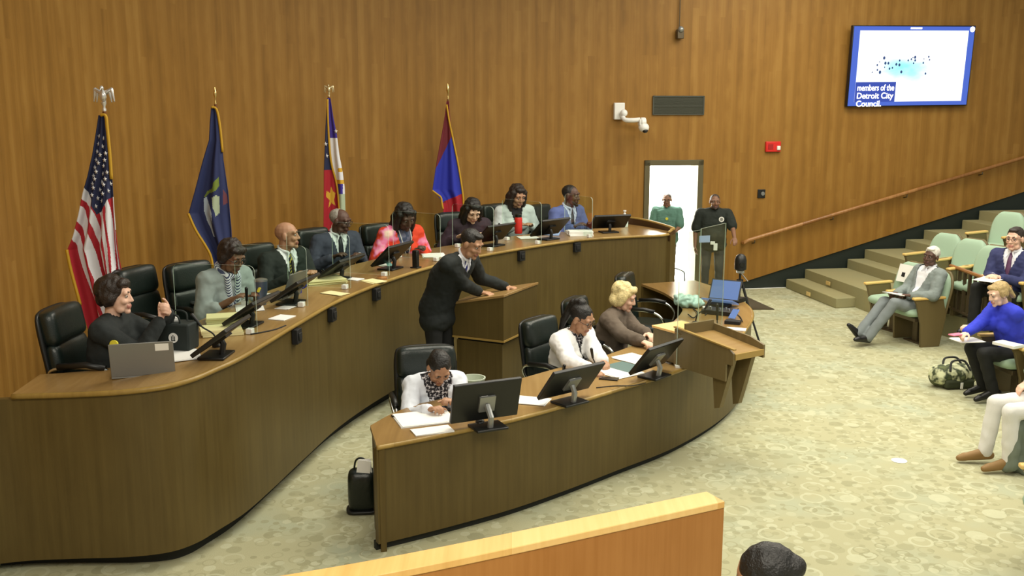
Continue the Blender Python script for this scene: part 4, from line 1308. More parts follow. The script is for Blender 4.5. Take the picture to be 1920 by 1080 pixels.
# tote bag of the woman at the left
tb = thing('tote_bag', 'black box-shaped tote bag with round white emblem on the desk', 'bag', D(322, 660)+Vector((-.0, .10, 0)), R(-10))
M['tote'] = mat('black_tote_cloth', (26, 36, 34), rough=.75)
mb = MB(); mb.prism([(-.14, -.08), (.14, -.08), (.14, .08), (-.14, .08)], 0, .20)
for i in range(4, 8): mb.v[i] = (mb.v[i][0]*1.06, mb.v[i][1]*1.05, mb.v[i][2])
mb.build('bag_body', M['tote'], tb, bevel=.014)
mb = MB(); mb.lathe([(.003, 0), (.036, 0), (.036, .003), (.003, .003)], (.03, -.086, .10), 24, Vector((0, -1, .03))); mb.build('emblem', M['white'], tb)
mb = MB()
for q in ((.018, .095), (.030, .105), (.042, .095)): mb.box((q[0], -.0905, q[1]), (.005, .002, .034))
mb.box((.03, -.0905, .082), (.03, .002, .005)); mb.build('emblem_print', M['tote'], tb)
for s in (-.05, .05):
    mb = MB(); mb.tube(catmull([(-.07, s, .19), (-.06, s*1.2, .25), (0, s*1.3, .27), (.06, s*1.2, .25), (.07, s, .19)], 5), .007, 6); mb.build('handle', M['tote'], tb, smooth=True)
sheets(dz(tb.location, .20)+Vector((-.02, .0, 0)), .10, .07, .4, 'folded white tissue on top of the black tote bag', 3, name='tissue', cat='tissue', group=None, h=.03)

# ------------------------------------------------------------------ waste bin, black bag
lathe_thing('waste_bin', 'pale oval waste bin behind the chair of the woman in white cardigan', 'bin', PD(887, 708, 8.95)*1.0, [('bin', [(.08, -.5), (.11, 0), (.118, .002), (.118, .012), (.105, .012), (.10, -.03), (.075, -.48)], mat('pale_bin_plastic', (206, 216, 196), rough=.5))])
o = bpy.data.objects['waste_bin']; o.location.z = .5
M['binbag'] = mat('black_bag_plastic', (16, 24, 18), rough=.35, bump=.4, bscale=20)
bb = thing('shoulder_bag', 'black bag standing on the carpet against the left end of the lower desk', 'bag', P(683, 966, 0)+Vector((-.02, .08, 0)), .1)
mb = MB(); mb.pillow(.22, .34, .16, Matrix.Translation((0, 0, .17)), p=6, cr=.12); mb.build('bag_body', M['binbag'], bb, smooth=True)
mb = MB(); mb.tube(catmull([(-.06, 0, .31), (-.045, 0, .40), (.0, 0, .42), (.045, 0, .38), (.07, 0, .31)], 5), .008, 6); mb.build('strap', M['binbag'], bb, smooth=True)
mb = MB(); mb.pillow(.25, .03, .19, Matrix.Translation((0, 0, .018)), p=6); mb.build('bag_base', M['black'], bb, smooth=True)
mb = MB(); mb.box((0, 0, .05), (.10, .006, .14), roty(R(8))); mb.box((.012, .012, .06), (.09, .006, .13), roty(R(-4))); o = mb.build('paper_stack', M['paper']); o.location = bb.location+Vector((.02, -.05, .30)); tag(o, 'white papers sticking out of the black bag on the carpet', 'paper', 'papers on the desks')

# ------------------------------------------------------------------ public podium on the right end of the lower desk
pc = [P(1268, 624, 1.07), P(1348, 603, 1.10), P(1418, 650, 1.0), P(1377, 677, 1.0)]
po = Vector((pc[0].x, pc[0].y, 0))
ax = Vector((.55, -.835, 0)).normalized(); ay = Vector((-ax.y, ax.x, 0))
Lx = .70; Ly = .33
pod = thing('public_podium', 'brown speaking podium with tray top on the right end of the lower desk', 'podium', po+Vector((0, 0, .0)), math.atan2(ax.y, ax.x))
# local x runs out towards the audience, y to the right
z0_, z1_ = 1.09, 1.03
mb = MB(); 
def hexa(mb, a, b_): 
    vs = [Vector(v) for v in a]+[Vector(v) for v in b_]
    mb._add(vs, [(3, 2, 1, 0), (4, 5, 6, 7), (0, 1, 5, 4), (1, 2, 6, 5), (2, 3, 7, 6), (3, 0, 4, 7)])
hexa(mb, [(.12, 0, z0_-.035), (Lx, 0, z1_-.035), (Lx, Ly, z1_-.035), (.12, Ly, z0_-.035)], [(.12, 0, z0_-.012), (Lx, 0, z1_-.012), (Lx, Ly, z1_-.012), (.12, Ly, z0_-.012)])
mb.build('tray', M['top'], pod, bevel=.002)
uvb = []
mb = MB(); hexa(mb, [(0, -.02, .78), (.62, -.02, .78), (.62, 0, .78), (0, 0, .78)], [(0, -.02, z0_+.02), (.62, -.02, z0_-.02), (.62, 0, z0_-.02), (0, 0, z0_+.02)])
hexa(mb, [(.62, -.02, .93), (Lx, -.02, .93), (Lx, 0, .93), (.62, 0, .93)], [(.62, -.02, z0_-.02), (Lx, -.02, z1_), (Lx, 0, z1_), (.62, 0, z0_-.02)])
mb.build('side_panel', M['seatwood'], pod)
mb = MB(); hexa(mb, [(.1, Ly, .78), (.55, Ly, .78), (.55, Ly+.02, .78), (.1, Ly+.02, .78)], [(.1, Ly, z0_+.05), (.55, Ly, z0_+.012), (.55, Ly+.02, z0_+.012), (.1, Ly+.02, z0_+.05)])
hexa(mb, [(.55, Ly, .95), (Lx, Ly, .95), (Lx, Ly+.02, .95), (.55, Ly+.02, .95)], [(.55, Ly, z0_+.012), (Lx, Ly, z1_+.03), (Lx, Ly+.02, z1_+.03), (.55, Ly+.02, z0_+.012)])
mb.build('side_panel', M['seatwood'], pod)
mb = MB(); mb.box((.11, Ly/2, z0_-.1), (.025, Ly, .36)); mb.build('back_board', M['seatwood'], pod)
mb = MB(); mb.box((Lx, Ly/2, z1_-.03), (.02, Ly, .05)); mb.build('front_lip', M['edge'], pod)
mb = MB(); mb.box((-.10, .16, .93), (.38, .34, .27)); mb.build('cabinet', M['seatwood'], pod, bevel=.004)
mb = MB(); mb.box((-.10, .16, 1.075), (.40, .36, .02)); mb.build('cabinet_top', M['light_wood'], pod, bevel=.003)
mb = MB(); mb.box((.0+.35, -.012, z0_+.005), (.72, .03, .012), roty(math.atan2(.06, .72))); mb.build('edge_strip', M['edge'], pod)
for yv in (.03, .25):
    mb = MB(); mb.v = []
    pts = [(.40, z0_-.07), (Lx-.04, z1_-.04), (.52, .52), (.46, .50)]
    mb._add([(x, yv, z) for x, z in pts]+[(x, yv+.045, z) for x, z in pts], [(3, 2, 1, 0), (4, 5, 6, 7), (0, 1, 5, 4), (1, 2, 6, 5), (2, 3, 7, 6), (3, 0, 4, 7)])
    mb.build('support_bracket', M['seatwood'], pod)
# folded clear shield round the podium
sh = thing('podium_shield', 'tall clear folded acrylic shield standing beside the podium', 'shield', Vector((1.60, 8.62, ZL)))
so_ = Vector(sh.location); so_.z = 0
mb = MB(); c0 = Vector((1.655, 8.58, 0)); 
for a_, b_ in ((P(1268, 690, ZL), c0), (c0, Vector((1.96, 9.0, 0)))):
    a_ = Vector((a_.x, a_.y, 0)); mb2 = MB(); slab(mb2, a_-so_, b_-so_, .0, 1.19 if b_ != c0 else .0+1.18, .010); mb2.build('pane', [M['acry'], M['acrye']], sh)
mb = MB(); mb.box(c0-so_+Vector((.03, -.012, 1.10)), (.10, .002, .06), rotz(.2)); mb.build('notice', mat('pale_blue_notice', (150, 176, 206), rough=.6), sh)
for q in (P(1272, 689, ZL), c0+Vector((.02, .02, 0)), Vector((1.93, 8.97, 0))):
    mb = MB(); mb.box(Vector((q.x, q.y, .012))-so_, (.06, .06, .024)); mb.build('foot_clamp', M['white'], sh, bevel=.003)

# AV gear behind the podium, on the desk
def ldp(px, py, z=ZL): p = P(px, py, z); p.z = ZL+.001; return p
M['blueglow'] = mat('blue_screen_glow', (60, 80, 130), rough=.15, emit=(130, 160, 205), estr=.38)
t = thing('laptop', 'open black laptop with lit blue screen behind the clear podium shield', 'laptop', ldp(1350, 575), yaw_of(-.5, -.86), 'open laptops')
mb = MB(); mb.box((0, 0, .06), (.36, .26, .018), rotx(R(18))); mb.build('keyboard_base', M['blueglow'], t, bevel=.003)  # keyboard shares the screen's emission: its blue light is put into the material
Rm = rotx(R(28)); mb = MB(); c_ = Vector((0, -.11, .05))+Rm @ Vector((0, 0, .13)); mb.box(c_, (.36, .012, .25), Rm); mb.build('lid', M['black'], t, bevel=.003)
mb = MB(); mb.box(c_+Rm @ Vector((0, .0075, 0)), (.33, .002, .22), Rm); mb.build('screen', M['blueglow'], t)
mb = MB(); mb.box((0, 0, .02), (.22, .18, .04)); mb.build('riser', M['blackm'], t, bevel=.004)
M['plastic_bag'] = mat('crumpled_pale_plastic', (160, 190, 180), rough=.3)
mb = MB(); mb.ell((0, 0, .06), (.16, .12, .07)); mb.ell((.08, -.05, .045), (.10, .08, .05)); mb.ell((-.08, .04, .08), (.09, .08, .06)); me = remesh(mb, 'plastic_bag', .012, 2)
for v in me.vertices:
    v.co += v.normal*.03*noise.noise(v.co*22); v.co.z = max(v.co.z, .002)
o = mkobj('plastic_bag', me, M['plastic_bag'], None, smooth=True); o.location = ldp(1290, 575); tag(o, 'crumpled pale green plastic bag on the desk behind the podium', 'bag')
p = pod.matrix_world if False else None
q = ldp(1304, 608, 1.08); q = P(1304, 607, 1.087); q.z = 1.087
mic(q, P(1332, 563, 1.30), 'curved gooseneck microphone on the podium cabinet')
q = P(1346, 606, 1.0); q.z = ZL; mic(q, P(1345, 572, 1.18), 'upright gooseneck microphone behind the podium tray')
block('audio_mixer', ldp(1348, 588), (.34, .20, .05), -.5, M['black'], 'low black audio mixer with knobs behind the podium', 'mixer', bevel=.006)
mx_ = bpy.data.objects['audio_mixer']
for i in range(6):
    mb = MB(); mb.cyl((0, 0, 0), (0, 0, .02), .012, .010, 10); o = mb.build('knob', M['chrome'], mx_, smooth=True, sharp=40); o.location = (-.13+.05*i, .03*(-1)**i, .05)
block('mobile_phone', ldp(1376, 598), (.075, .15, .01), .9, M['blueglow'], 'phone with lit blue screen beside the podium mixer', 'phone', bevel=.002)
bpy.data.objects['mobile_phone.001'].rotation_euler = (R(30), 0, -.6); bpy.data.objects['mobile_phone.001'].location.z += .05
block('paper_stack', ldp(1380, 618), (.20, .12, .008), -.3, M['paper'], 'white paper on the desk right of the podium tray', 'paper', 'papers on the desks', bevel=0)
block('control_box', ldp(1374, 607), (.16, .10, .035), -.4, M['blackm'], 'small black control box beside the lit phone', 'box')
# tripod
tp = thing('camera_tripod', 'black camera tripod standing on the carpet beyond the podium', 'tripod', (2.92, 12.45, 0))
for a_ in (-.75, 1.4, 3.5):
    d = Vector((math.cos(a_), math.sin(a_), 0)); mb = MB(); mb.cyl((d.x*.03, d.y*.03, .80), (d.x*.17, d.y*.17, .40), .017); mb.cyl((d.x*.165, d.y*.165, .42), (d.x*.33, d.y*.33, .02), .013); mb.ell((d.x*.33, d.y*.33, .015), (.022, .022, .015)); mb.build('leg', M['black'], tp, smooth=True, sharp=50)
mb = MB(); mb.cyl((0, 0, .36), (0, 0, .92), .015); mb.cyl((0, 0, .76), (0, 0, .83), .042); mb.build('centre_column', M['black'], tp, smooth=True, sharp=40)
mb = MB(); mb.box((0, 0, .93), (.09, .09, .035)); mb.cyl((0, -.04, .92), (.05, -.22, .84), .007); mb.build('pan_head', M['silver'], tp, bevel=.006)
vc = thing('video_camera', 'rounded black camera mounted on top of the tripod', 'camera', (2.92, 12.45, .95))
mb = MB(); mb.lathe([(.06, 0), (.075, .01), (.075, .13), (.06, .18), (.03, .205), (.004, .21)], n=20); mb.build('housing', M['black'], vc, smooth=True, sharp=50)
mb = MB(); mb.cyl((0, -.07, .08), (0, -.09, .08), .03); mb.build('lens', M['screen'], vc, smooth=True, sharp=40)
# thin dark brown triangle laid on the floor by the stair foot
mp = [P(1399, 557, 0), P(1396, 581, 0), P(1452, 581, 0)]
mb = MB(); mb.prism([m_-mp[0] for m_ in mp], .001, .012); o = mb.build('floor_patch', mat('dark_brown_patch', (60, 50, 26), rough=.9)); o.location = mp[0]; tag(o, 'dark brown triangular patch on the carpet at the foot of the stair wall', 'mat')
lathe_thing('floor_dot', 'round pale dot in the open carpet on the right', 'cover', P(1686, 864, 0), [('plate', [(.066, .001), (.066, .004), (.05, .007), (.002, .007)], M['white'])])  # thin pale disc for one bright round dot on the carpet

# ------------------------------------------------------------------ TV
tc = [wallhit(x, y) for x, y in ((1590, 44), (1819, 51), (1806, 203), (1577, 199))]
c_ = sum(tc, Vector())/4; tw_ = ((tc[1]-tc[0]).length+(tc[2]-tc[3]).length)/2*.985; th_ = ((tc[0]-tc[3]).length+(tc[1]-tc[2]).length)/2*.98
tv = thing('wall_television', 'large wall television showing a bright picture with caption text', 'television', c_-N*.14)
bas = Matrix((WD, N, Vector((0, 0, 1)))).transposed() @ rotx(R(4)) @ roty(R(-.6))
tv.rotation_euler = bas.to_euler()
M['bez'] = mat('tv_bezel', (18, 18, 26), rough=.35); 
M['tvblue'] = mat('tv_blue', (20, 30, 90), rough=.3, emit=(74, 104, 200), estr=1.0)
M['tvdark'] = mat('tv_dark_blue', (10, 16, 60), rough=.3, emit=(56, 80, 176), estr=.95)
M['tvtext'] = mat('tv_text', (240, 240, 255), rough=.3, emit=(250, 250, 255), estr=1.6)
def tvpic():
    m, nt, b = new_mat('tv_picture'); tc2 = nt.nodes.new('ShaderNodeTexCoord')
    n = nt.nodes.new('ShaderNodeTexNoise'); n.inputs['Scale'].default_value = 2.2; n.inputs['Detail'].default_value = 3
    mp_ = nt.nodes.new('ShaderNodeMapping'); mp_.inputs['Scale'].default_value = (1, 1, 2); nt.links.new(tc2.outputs['Object'], mp_.inputs[0]); nt.links.new(mp_.outputs[0], n.inputs['Vector'])
    g = nt.nodes.new('ShaderNodeVectorMath'); g.operation = 'DISTANCE'; g.inputs[1].default_value = (-.10, 0, -.12)
    mp3 = nt.nodes.new('ShaderNodeMapping'); mp3.inputs['Scale'].default_value = (.8, 0, 1.9); nt.links.new(tc2.outputs['Object'], mp3.inputs[0]); nt.links.new(mp3.outputs[0], g.inputs[0])
    mr = nt.nodes.new('ShaderNodeMapRange'); mr.inputs[1].default_value = .1; mr.inputs[2].default_value = .75; nt.links.new(g.outputs['Value'], mr.inputs[0])
    ad = nt.nodes.new('ShaderNodeMath'); ad.operation = 'MULTIPLY_ADD'; ad.inputs[1].default_value = .9; nt.links.new(n.outputs[0], ad.inputs[0]); nt.links.new(mr.outputs[0], ad.inputs[2])
    rp = ramp(nt, [(.35, (90, 214, 196)), (.62, (176, 240, 240)), (.95, (250, 254, 255))]); nt.links.new(ad.outputs[0], rp.inputs[0])
    nt.links.new(rp.outputs[0], b.inputs['Emission Color']); b.inputs['Emission Strength'].default_value = 1.35; b.inputs['Base Color'].default_value = (.02, .02, .02, 1)
    return m
mb = MB(); mb.box((0, .03, 0), (tw_, .08, th_)); mb.build('bezel', M['bez'], tv, bevel=.01)
mb = MB(); mb.box((0, -.0115, 0), (tw_-.035, .003, th_-.035)); mb.build('screen', M['tvblue'], tv)
iw, ih = tw_*.885, th_*.875
mb = MB(); mb.box((.0, -.0145, .0), (iw, .003, ih)); mb.build('picture', tvpic(), tv)
mb = MB(); mb.box((-iw/2+iw*.185, -.0175, -ih/2+ih*.14), (iw*.37, .003, ih*.28)); mb.build('caption_box', M['tvdark'], tv)
mb = MB(); mb.box((.02, -.0145, th_/2-.045), (.2, .003, .03)); mb.ell((tw_/2-.06, -.013, th_/2-.06), (.045, .004, .045)); mb.build('status_marks', M['tvtext'], tv)
mb = MB()
for q in range(26):
    a_, b_ = rs.uniform(-.36, .22)*iw, rs.uniform(-.12, .16)*ih; r_ = rs.uniform(.008, .022); mb.ell((a_, -.0165, b_-.02*iw*a_), (r_, .002, r_*1.3), hi=False)
mb.build('picture_figures', mat('tv_figures', (10, 20, 60), emit=(60, 90, 150), estr=.6), tv)
for i, tx in enumerate(('members of the', 'Detroit City', 'Council.')):
    cu = bpy.data.curves.new('caption', 'FONT'); cu.body = tx; cu.size = .135; cu.extrude = .001; cu.align_x = 'LEFT'; cu.offset = .002
    o = bpy.data.objects.new('caption', cu); COL.objects.link(o)
    dg = bpy.context.evaluated_depsgraph_get(); dg.update()
    me = bpy.data.meshes.new_from_object(o.evaluated_get(dg)); bpy.data.objects.remove(o); me.materials.clear()
    w_ = max(v.co.x for v in me.vertices)
    o = mkobj('caption_line', me, M['tvtext'], tv); o.location = (-iw/2+.03, -.021, -ih/2+ih*.28-.135-i*.128); o.rotation_euler = (PI/2, 0, 0)
    if w_ > iw*.34: o.scale.x = iw*.34/w_
mb = MB(); mb.box((0, .12, 0), (.5, .12, .4)); mb.build('wall_bracket', M['blackm'], tv)

# ------------------------------------------------------------------ things on the wall
def wall_obj(px, py): return wallhit(px, py)
RW = Matrix((WD, N, Vector((0, 0, 1)))).transposed()
h = wallhit(1271.5, 197.5)
vt = thing('wall_vent', 'dark rectangular ventilation grille above the open door', 'vent', h-N*.01); vt.rotation_euler = RW.to_euler()
M['vent'] = mat('vent_grey', (66, 68, 58), rough=.6)
mb = MB(); mb.box((0, 0, 0), (.84, .02, .28)); mb.build('grille_back', M['vent'], vt)
mb = MB()
for s in (-1, 1): mb.box((0, -.012, s*.14), (.86, .016, .02)); mb.box((s*.42, -.012, 0), (.02, .016, .28))
mb.build('frame', M['vent'], vt)
mb = MB()
for i in range(12): mb.box((0, -.012, -.12+.022*i), (.82, .006, .012), rotx(R(30)))
mb.build('louvres', M['vent'], vt)
h = wallhit(1448, 275)
fa = thing('fire_alarm', 'red fire alarm strobe on the wood wall', 'alarm', h-N*.025); fa.rotation_euler = RW.to_euler()
mb = MB(); mb.box((0, 0, 0), (.26, .05, .17)); mb.build('body', mat('alarm_red', (206, 36, 30), rough=.4), fa, bevel=.012)
mb = MB(); mb.box((.085, -.035, -.02), (.06, .03, .07)); mb.build('strobe', M['white'], fa, bevel=.01)
mb = MB(); mb.box((-.05, -.027, .0), (.09, .006, .09)); mb.build('sounder', mat('alarm_dark_red', (160, 24, 22), rough=.5), fa, bevel=.003)
h = wallhit(1427, 363)
sw_ = thing('wall_switch', 'small black square control plate below the red alarm', 'switch', h-N*.012); sw_.rotation_euler = RW.to_euler()
mb = MB(); mb.box((0, 0, 0), (.13, .025, .14)); mb.build('plate', M['black'], sw_, bevel=.006)
mb = MB(); mb.lathe([(.004, 0), (.034, 0), (.03, .012), (.004, .012)], (.02, -.012, 0), 16, Vector((0, -1, 0))); mb.build('dial', M['silver'], sw_, smooth=True, sharp=40)
def wall_arc(px, py):
    best = None
    a, b = px-960, py-540; d = Vector((a, FOC*_c-b*_s, -FOC*_s-b*_c)); d2 = d.xy.normalized()
    o2 = -WC.xy; B = d2.dot(o2); C_ = o2.dot(o2)-WR*WR; t = -B+math.sqrt(B*B-C_)
    k_ = t/d.xy.length; return Vector((0, 0, HC))+d*k_
h = wallhit(1272, 60)
sc_ = thing('ceiling_camera', 'small dark round camera high on the wall above the vent', 'camera', h-N*.02); sc_.rotation_euler = RW.to_euler()
mb = MB(); mb.cyl((0, .02, 0), (0, -.03, 0), .05); mb.box((0, -.05, -.05), (.11, .1, .12)); mb.build('mount', M['bronze'], sc_, bevel=.01)
mb = MB(); mb.ell((.0, -.09, .03), (.05, .05, .05)); mb.build('dome', M['silver'], sc_, smooth=True)
mb = MB(); mb.cyl((0, -.02, .5), (0, -.02, .02), .008, n=8); mb.build('conduit', M['bronze'], sc_)
h = wallhit(1163, 212)
ptz = thing('pan_tilt_camera', 'white pan-tilt camera on a bracket left of the vent', 'camera', h-N*.03); ptz.rotation_euler = RW.to_euler()
mb = MB(); mb.box((-.03, 0, .03), (.17, .08, .26)); mb.build('wall_box', M['white'], ptz, bevel=.012)
mb = MB(); mb.tube(catmull([(0, -.04, -.02), (.02, -.16, -.10), (.13, -.22, -.11), (.24, -.24, -.10)], 6), .036, 10); mb.ell((.02, -.10, 0), (.06, .06, .06)); mb.build('arm', M['white'], ptz, smooth=True)
mb = MB(); mb.box((.27, -.24, -.14), (.10, .11, .10)); mb.cyl((.25, -.24, -.14), (.33, -.24, -.14), .075); mb.build('yoke', M['white'], ptz, bevel=.012)
mb = MB(); mb.ell((.30, -.26, -.22), (.085, .085, .075)); mb.build('camera_head', M['white'], ptz, smooth=True)
mb = MB(); mb.ell((.31, -.30, -.27), (.045, .045, .035)); mb.build('lens', M['black'], ptz, smooth=True)
h = wallhit(1286, 449)

# clutter behind the podium
for i, (x, y, sx, sy, sz, m_, lab) in enumerate(((1326, 580, .10, .07, .03, 'white', 'small white charger box beside the lit laptop'), (1362, 586, .07, .05, .04, 'silver', 'small silver receiver between the laptop and the lit phone'), (1385, 566, .16, .10, .05, 'black', 'black camera pouch on the desk near the tripod leg'), (1312, 562, .10, .03, .02, 'chrome', 'thin chrome remote beside the plastic bag'))):
    block(('charger_box', 'wireless_receiver', 'camera_pouch', 'remote_control')[i], ldp(x, y), (sx, sy, sz), .4*i, M[m_], lab, ('charger', 'receiver', 'pouch', 'remote')[i], None, .004)
for i, (pts, lab) in enumerate((([(1322, 592), (1332, 584), (1345, 590), (1358, 580)], 'black cable looping in front of the audio mixer'), ([(1384, 580), (1378, 588), (1388, 596), (1392, 606)], 'black cable running from the camera pouch to the desk edge'), ([(1300, 580), (1308, 590), (1300, 597), (1290, 592)], 'black cable curling beside the plastic bag'))):
    w_ = [ldp(x, y) for x, y in pts]; mb = MB(); mb.tube(catmull([q-w_[0]+Vector((0, 0, .006+.01*(k%2))) for k, q in enumerate(w_)], 6), .006, 6); o = mb.build('cable', M['blackm'], smooth=True); o.location = w_[0]; tag(o, lab, 'cable')
# ------------------------------------------------------------------ flags
def interp(tab, y):
    if y <= tab[0][0]: return tab[0][1:]
    for (a, b_) in zip(tab, tab[1:]):
        if y <= b_[0]:
            t = (y-a[0])/(b_[0]-a[0]); return tuple(a[i]+(b_[i]-a[i])*t for i in range(1, len(a)))
    return tab[-1][1:]
def inpoly(x, y, poly):
    c = False; n = len(poly)
    for i in range(n):
        (x1, y1), (x2, y2) = poly[i], poly[(i+1) % n]
        if (y1 > y) != (y2 > y) and x < (x2-x1)*(y-y1)/(y2-y1)+x1: c = not c
    return c
FM = {k: mat('flag_'+k, c, rough=.75) for k, c in dict(navy=(34, 40, 74), blue=(40, 50, 96), royal=(40, 52, 176), violet=(62, 46, 150), red=(176, 30, 44), maroon=(112, 34, 44), crimson=(170, 28, 42), white=(228, 228, 232), pale=(186, 204, 220), green=(118, 138, 52), gold=(214, 168, 50), brown=(112, 60, 70), silvergreen=(176, 190, 160)).items()}
M['eagle'] = mat('silver_eagle', (226, 224, 220), rough=.25, metal=.7); M['geagle'] = mat('gold_eagle', (230, 214, 170), rough=.25, metal=.7)

def eagle(mb, z, k=1.0):
    mb.lathe([(.012*k, z), (.016*k, z+.03*k), (.009*k, z+.05*k), (.02*k, z+.075*k), (.02*k, z+.085*k)], n=12)
    mb.ell((0, -.005, z+.13*k), (.026*k, .024*k, .045*k)); mb.ell((0, -.02*k, z+.185*k), (.015*k, .02*k, .017*k)); mb.cap((0, -.035*k, z+.183*k), (0, -.05*k, z+.172*k), .006*k, .002*k)
    for s in (1, -1):
        mb.cap((s*.015*k, 0, z+.15*k), (s*.06*k, .01, z+.175*k), .017*k, .014*k); mb.cap((s*.06*k, .01, z+.175*k), (s*.075*k, .012, z+.09*k), .015*k, .005*k); mb.cap((s*.045*k, .01, z+.165*k), (s*.055*k, .012, z+.085*k), .014*k, .005*k)
    mb.cap((0, .012, z+.11*k), (0, .03, z+.075*k), .014*k, .01*k)
def spear(mb, z, k=1.0):
    mb.lathe([(.011*k, z), (.014*k, z+.03*k), (.008*k, z+.06*k), (.007*k, z+.10*k), (.024*k, z+.14*k), (.017*k, z+.18*k), (.002*k, z+.235*k)], n=12)

def flag(label, px, ptop, pcloth, d, rows, colour, fringes, mats, fin, folds, amp=.085, nu=80, nv=170, stars=()):
    top = PD(px, pcloth, d); root = thing('flag', label, 'flag', (top.x, d, ZD), 0, 'flags along the wall')
    O = Vector((top.x, d, ZD))
    def L(x, y): return PD(x, y, d)-O
    ztop = L(px, pcloth).z
    mb = MB(); mb.cyl((0, 0, .03), (0, 0, ztop+.02), .0165, n=12); mb.build('pole', M['pole'], root, smooth=True, sharp=40)
    mb = MB(); mb.lathe([(.15, 0), (.15, .015), (.12, .03), (.04, .05), (.024, .07), (.024, .13), (.018, .14)], n=24); mb.build('stand', M['brass'], root, smooth=True, sharp=40)
    mb = MB(); kf = (L(px, ptop).z-ztop)/(.235 if fin == 'spear' else .205)
    (spear if fin == 'spear' else eagle)(mb, ztop, kf); mb.build('finial', M['brass'] if fin == 'spear' else (M['eagle'] if px < 300 else M['geagle']), root, smooth=True, sharp=60)
    y0, y1 = rows[0][0], rows[-1][0]
    def surf(u, y):
        xl, xr = interp(rows, y); x = xl+(xr-xl)*u; v = (y-y0)/(y1-y0)
        p = L(x, y); a = .012+amp*min(1, v*1.3)
        p.y = -.045-a*.5-a*.5*math.sin(2*PI*folds*u+1.1*math.sin(3*v)+.6)-.02*math.sin(2*PI*(folds*2.3)*u+2*v)*v
        return p, x
    mb = MB(); vs = []; fs = []; mi = []
    for j in range(nv+1):
        y = y0+(y1-y0)*j/nv
        for i in range(nu+1): vs.append(surf(i/nu, y)[0])
    names = list(mats)
    for j in range(nv):
        for i in range(nu):
            y = y0+(y1-y0)*(j+.5)/nv; u = (i+.5)/nu
            xl, xr = interp(rows, y); x = xl+(xr-xl)*u
            fs.append((j*(nu+1)+i, j*(nu+1)+i+1, (j+1)*(nu+1)+i+1, (j+1)*(nu+1)+i)); mb.mi.append(names.index(colour(u, x, y)))
    mb.v = [tuple(p) for p in vs]; mb.f = fs
    for x, y in stars:
        xl, xr = interp(rows, y); u = (x-xl)/(xr-xl); p, _ = surf(max(.02, min(.98, u)), y); c = Vector((p.x, p.y-.009, p.z)); r = .025*(d/9.7)
        ring = []; o_ = len(mb.v)
        for k in range(10):
            a = PI/2+PI*k/5; rr = r if k % 2 == 0 else r*.42; ring.append(tuple(c+Vector((rr*math.cos(a)*.8, 0, rr*math.sin(a)))))
        mb.v += ring; mb.f.append(tuple(o_+k for k in range(9, -1, -1))); mb.mi.append(names.index('white'))
    me = mb.mesh('cloth')
    o = mkobj('cloth', me, [FM[n] for n in names], root, smooth=True)
    md = o.modifiers.new('t', 'SOLIDIFY'); md.thickness = .006; md.offset = 0
    for fr in fringes:
        pts = []
        for (x, y) in fr:
            xl, xr = interp(rows, min(max(y, y0), y1)); u = (x-xl)/max(1e-3, xr-xl)
            u = max(0, min(1, u)); p, _ = surf(u, min(max(y, y0), y1)); q = L(x, y); pts.append(Vector((q.x, p.y-.012, q.z)))
        mb = MB(); mb.tube(catmull(pts, 4), .014, 6); mb.build('fringe', M['gold'], root, smooth=True)
    return root

# the striped flag
rows1 = [(216, 190, 203), (240, 187, 206), (290, 180, 211), (330, 172, 214), (360, 164, 216), (400, 157, 219), (440, 148, 223), (465, 138, 226), (500, 147, 232), (515, 151, 237), (560, 164, 246), (620, 182, 250), (680, 196, 252)]
def canton(x):
    if x < 165.5: return 341
    return interp([(165.5, 347), (178, 378), (187, 401), (200, 391), (208, 373), (216, 368), (240, 366)], x)[0]
STR = [(220, [20, 40, 90, 130, 186, 265, 300, 330, 360, 395, 432, 445]), (300, [40, 70, 145, 195, 235, 268, 310, 362, 386, 412, 432, 450]), (400, [70, 110, 152, 220, 255, 305, 330, 370, 388, 425, 440, 455]),
       (500, [100, 152, 190, 245, 285, 325, 352, 385, 402, 432, 442, 458]), (600, [130, 175, 205, 270, 312, 350, 372, 402, 415, 440, 448, 462]), (700, [150, 200, 238, 300, 335, 372, 388, 412, 428, 448, 460, 478]),
       (800, [180, 230, 262, 325, 360, 390, 402, 425, 440, 462, 470, 490]), (900, [215, 262, 300, 352, 378, 402, 417, 440, 450, 468, 490, 520]), (1000, [250, 290, 310, 372, 398, 420, 432, 450, 460, 480, 510, 540]), (1600, [450, 490, 520, 570, 590, 610, 620, 635, 645, 660, 680, 720])]
STRT = [tuple([y]+e) for y, e in STR]
def col1(u, x, y):
    if y < canton(x): return 'navy'
    e = interp(STRT, (y-320)*4.5); n = sum(1 for q in e if q <= (x-120)*4.5)
    return 'red' if n % 2 == 0 else 'white'
st1 = [(275, 312), (295, 322), (270, 350), (290, 362), (263, 388), (282, 405), (310, 397), (258, 430), (275, 445), (305, 430), (252, 468), (266, 488), (300, 460), (292, 500), (318, 492), (245, 510), (258, 525), (240, 550), (253, 568), (286, 542), (310, 525), (329, 550), (278, 580), (303, 553), (323, 585), (247, 605), (298, 598), (270, 622), (290, 636), (262, 662)]
st1 = [(90+a/2.7, 140+b_/2.7) for a, b_ in st1]
flag('flag with white stars on navy and red and white stripes, silver eagle on its pole', 196, 160, 213, 8.55, rows1, col1, [[(194, 216), (203, 217), (206, 240), (211, 290), (214, 335)], [(138, 464), (146, 498), (157, 535), (166, 565)]], ['navy', 'red', 'white'], 'eagle', 2.6, stars=st1, nu=170, nv=320)
